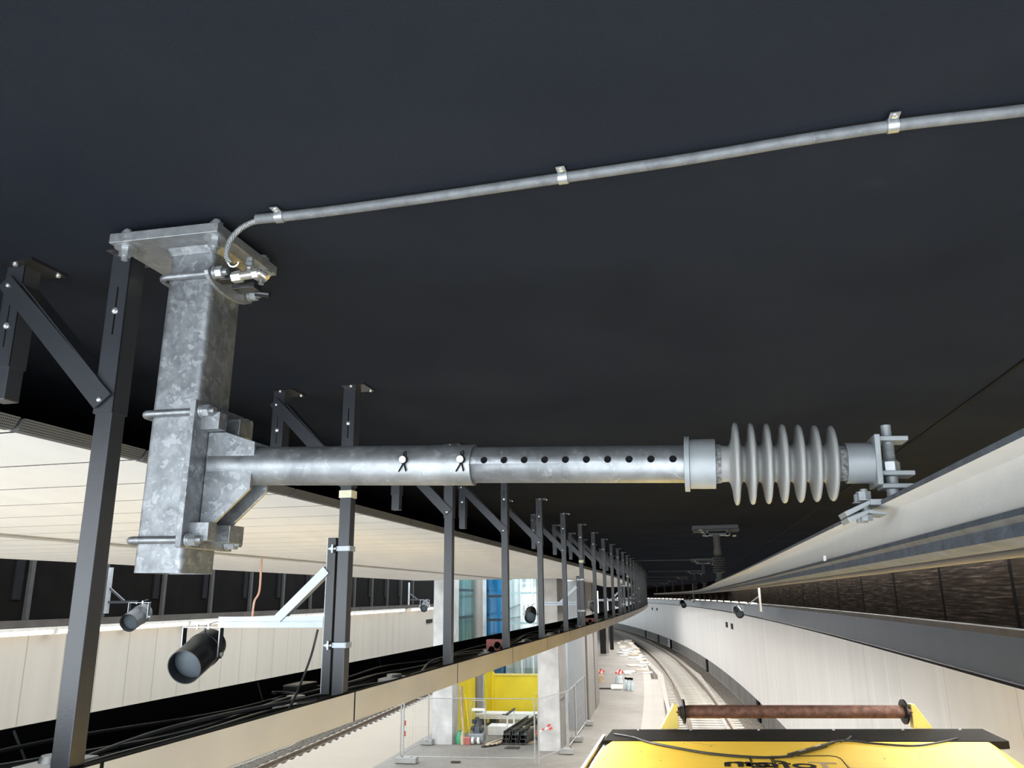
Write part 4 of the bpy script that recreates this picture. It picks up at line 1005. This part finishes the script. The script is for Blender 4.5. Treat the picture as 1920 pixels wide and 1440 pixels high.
# white board stack along the hoarding
for k in range(3):
    ob = MB().box((0,0,0), (2.35-.1*k,.55,.05)).build('board', M['sheet']); place(ob, -4.35, 24.7, ZF+.22+.055*k, spin=-.03+.02*k); tag(ob, ['bottom white board of the pile against the yellow hoarding', 'middle white board of the pile against the yellow hoarding', 'top white board of the pile against the yellow hoarding'][k], 'board', 'white boards')
for k, r in enumerate((-4.85,-3.6)): ob = MB().box((0,0,.095), (.2,.5,.19)).build('bearer', M['darkbeam']); place(ob, r, 24.7, ZF); tag(ob, ['left black bearer under the white boards', 'right black bearer under the white boards'][k], 'bearer')
ob = MB().box((0,0,.13), (.85,.5,.26)).build('box', M['sheet'], bevel=.02); place(ob, -4.2, 22.9, ZF); tag(ob, 'white wrapped box between the floor grinder and the handrail frame', 'box')
def handrail(lab, r, s):
    t = at('trestle', lab, 'trestle', r, s, ZF, 'trestles holding the channels')
    for y in (0, 1.0): MB().cyl((0,y,0), (0,y,.66), .024, 10).build('leg', M['sheet'], t, smooth=40)
    MB().bar((0,-.12,.67), (0,1.1,.67), .05, .05).build('top_bar', M['darkbeam'], t); MB().box((-.06,-.08,.67), (.14,.03,.03)).build('hook', M['darkbeam'], t)
handrail('white legged trestle with black top bar left of the channels', -3.92, 22.0); handrail('white legged trestle with black top bar right of the channels', -3.02, 22.0)
# floor grinder
gm = at('floor_grinder', 'grey floor grinding machine with tall handle beside the yellow side hoarding', 'machine', -4.64, 21.35, ZF)
MB().box((0,.0,.17), (.44,.34,.20)).build('skirt', M['cast'], gm, bevel=.03)
for x in (-.08,.08): MB().cyl((x-.03,-.18,.10), (x+.03,-.18,.10), .085, 16).build('wheel', M['white'], gm, smooth=40)
MB().lathe((0,.06,.27), (0,0,1), [(0,.13),(.10,.13),(.14,.10),(.30,.09),(.32,.04)], 20).build('motor', M['alu_d'], gm, smooth=40)
for x, z in ((-.12,.38),(.13,.36),(0,.62),(-.08,.56)): MB().box((x,.0,z), (.10,.12,.10)).build('hose_box', M['darkbeam'], gm, bevel=.015)
hp = [(-.19,.12,.30),(-.19,.17,.98),(-.17,.18,1.05),(-.12,.18,1.075),(.12,.18,1.075),(.17,.18,1.05),(.19,.17,.98),(.19,.12,.30)]
MB().tube(hp, .016, 8).build('handle', M['fence'], gm, smooth=60); MB().box((0,.16,.84), (.36,.03,.07)).build('control_panel', M['sheet'], gm)
for x, y, x2, y2, zt, mt, lab in ((-.60,.4,-.34,-.1,1.42,'wood_p','pale broom handle leaning on the yellow side panel'),(-.56,.5,-.42,.1,1.40,'wood','dark timber batten leaning on the yellow side panel'),(-.52,.65,-.28,.3,1.18,'yel_h','yellow handle leaning beside the round column')):
    c_ = W(-4.64, 21.35, ZF); Rm = Matrix.Rotation(ang(21.35), 4, 'Z'); a_ = c_+Rm@Vector((x2,y2,.0)); b_ = c_+Rm@Vector((x,y,zt))
    tag(MB().bar(a_, b_, .045, .035).build('batten' if mt == 'wood' else 'handle_pole', M[mt]), lab, 'pole')
ob = MB().lathe((0,0,0), (0,0,1), [(0,.10),(.10,.13),(.22,.10),(.30,.03),(.33,.05)], 10).build('waste_bag', M['green'], smooth=60); place(ob, -5.12, 21.3, ZF); tag(ob, 'crumpled green bag at the foot of the yellow side panel', 'bag')
ob = MB().lathe((0,0,0), (0,0,1), [(0,.05),(.20,.06),(.26,.03),(.33,.03)], 10).build('bottle', M['wood_p'], smooth=60); place(ob, -5.0, 21.15, ZF); tag(ob, 'cream bottle beside the crumpled green bag', 'bottle')
ob = MB().box((0,0,.10), (.17,.05,.19), Matrix.Rotation(.4,3,'X')).build('dustpan', M['redbox']); place(ob, -4.86, 21.1, ZF); tag(ob, 'red dustpan between the green bag and the grinder', 'dustpan')
ob = MB().box((0,0,.01), (.38,.26,.02)).build('floor_hatch', M['ledge']); place(ob, -3.55, 20.75, ZF); tag(ob, 'dark metal hatch on the floor before the black channels', 'hatch')
ob = MB().box((0,0,.02), (.22,.10,.03)).build('scrap_offcut', M['ledge']); place(ob, -4.55, 18.7, ZF); tag(ob, 'bent scrap offcut lying on the platform inside the fence', 'scrap')
ob = MB().box((0,0,.17), (.7,.05,.28)).build('ply_sheet', M['wood_p']); place(ob, -3.2, 22.35, ZF) ; tag(ob, 'beige plywood offcut leaning behind the right pier', 'plywood')

# ------------------------------------------------------------------ open platform to the right
for k, (r, s) in enumerate(((-.96,34.3),(-.88,34.4),(-.80,34.2),(-1.06,34.5))):
    t = at('water_bottle', ['clear water bottle with black cap, second from left in the group of four', 'clear water bottle with black cap, third from left in the group of four', 'clear water bottle with black cap, rightmost of the group of four', 'clear water bottle at the left end of the group of four'][k], 'bottle', r, s, ZF, 'water bottles on the platform')
    MB().lathe((0,0,0), (0,0,1), [(0,.03),(.005,.075),(.30,.075),(.36,.03),(.42,.03)], 14).build('body', M['blue_b'], t, smooth=40); MB().cyl((0,0,.42), (0,0,.50), .05, 10).build('cap', M['blk'], t)
ob = MB().box((0,0,.10), (.5,.34,.10), Matrix.Rotation(.35,3,'X')).build('white_sack', M['sheet'], bevel=.04); place(ob, -1.45, 34.6, ZF); tag(ob, 'flat white sack left of the water bottles', 'sack')
ob = MB().box((0,0,.03), (.9,.10,.05)).build('dark_bar', M['darkbeam']); place(ob, -1.95, 34.7, ZF); tag(ob, 'dark bar on the platform left of the white sack', 'bar')
for k, (r, s) in enumerate(((-2.3,37.6),(-1.42,37.3))):
    t = at('barrier_stand', ['red topped barrier stand beside the last grey column', 'red and white tape bundle on a clear tub behind the white sack'][k], 'barrier', r, s, ZF)
    MB().lathe((0,0,0), (0,0,1), [(0,.18),(.30,.15),(.32,.05)], 14).build('tub', M['wood' if k == 0 else 'blue_b'], t, smooth=40)
    for a in range(5): MB().bar((-.16+.07*a,0,.40+.05*math.sin(a*2)), (-.08+.07*a,.02,.52-.05*math.cos(a*1.7)), .05, .09).build('tape', M['red' if a % 2 == 0 else 'sheet'], t)
random.seed(11)
for k in range(46):
    s = random.uniform(40, 72); r = random.uniform(-1.15, .35 if s < 40 else .0) - (s-40)*.004
    w_ = random.uniform(.15,.5); d_ = random.uniform(.2,.8)
    mb = MB(); n_ = 6; ring = [(w_*math.cos(2*PI*i/n_+.3)*random.uniform(.6,1), d_*math.sin(2*PI*i/n_+.3)*random.uniform(.6,1)) for i in range(n_)]
    mb.prism(ring, 'z', 0, random.uniform(.03,.10)); ob = mb.build('broken_slab', M['conc_l' if k % 3 else 'wood_p']); place(ob, r, s, ZF, spin=random.uniform(-.5,.5)); tag(ob, 'broken pale slab lying on the platform edge by the curved track', 'slab', 'broken slabs on the far platform')
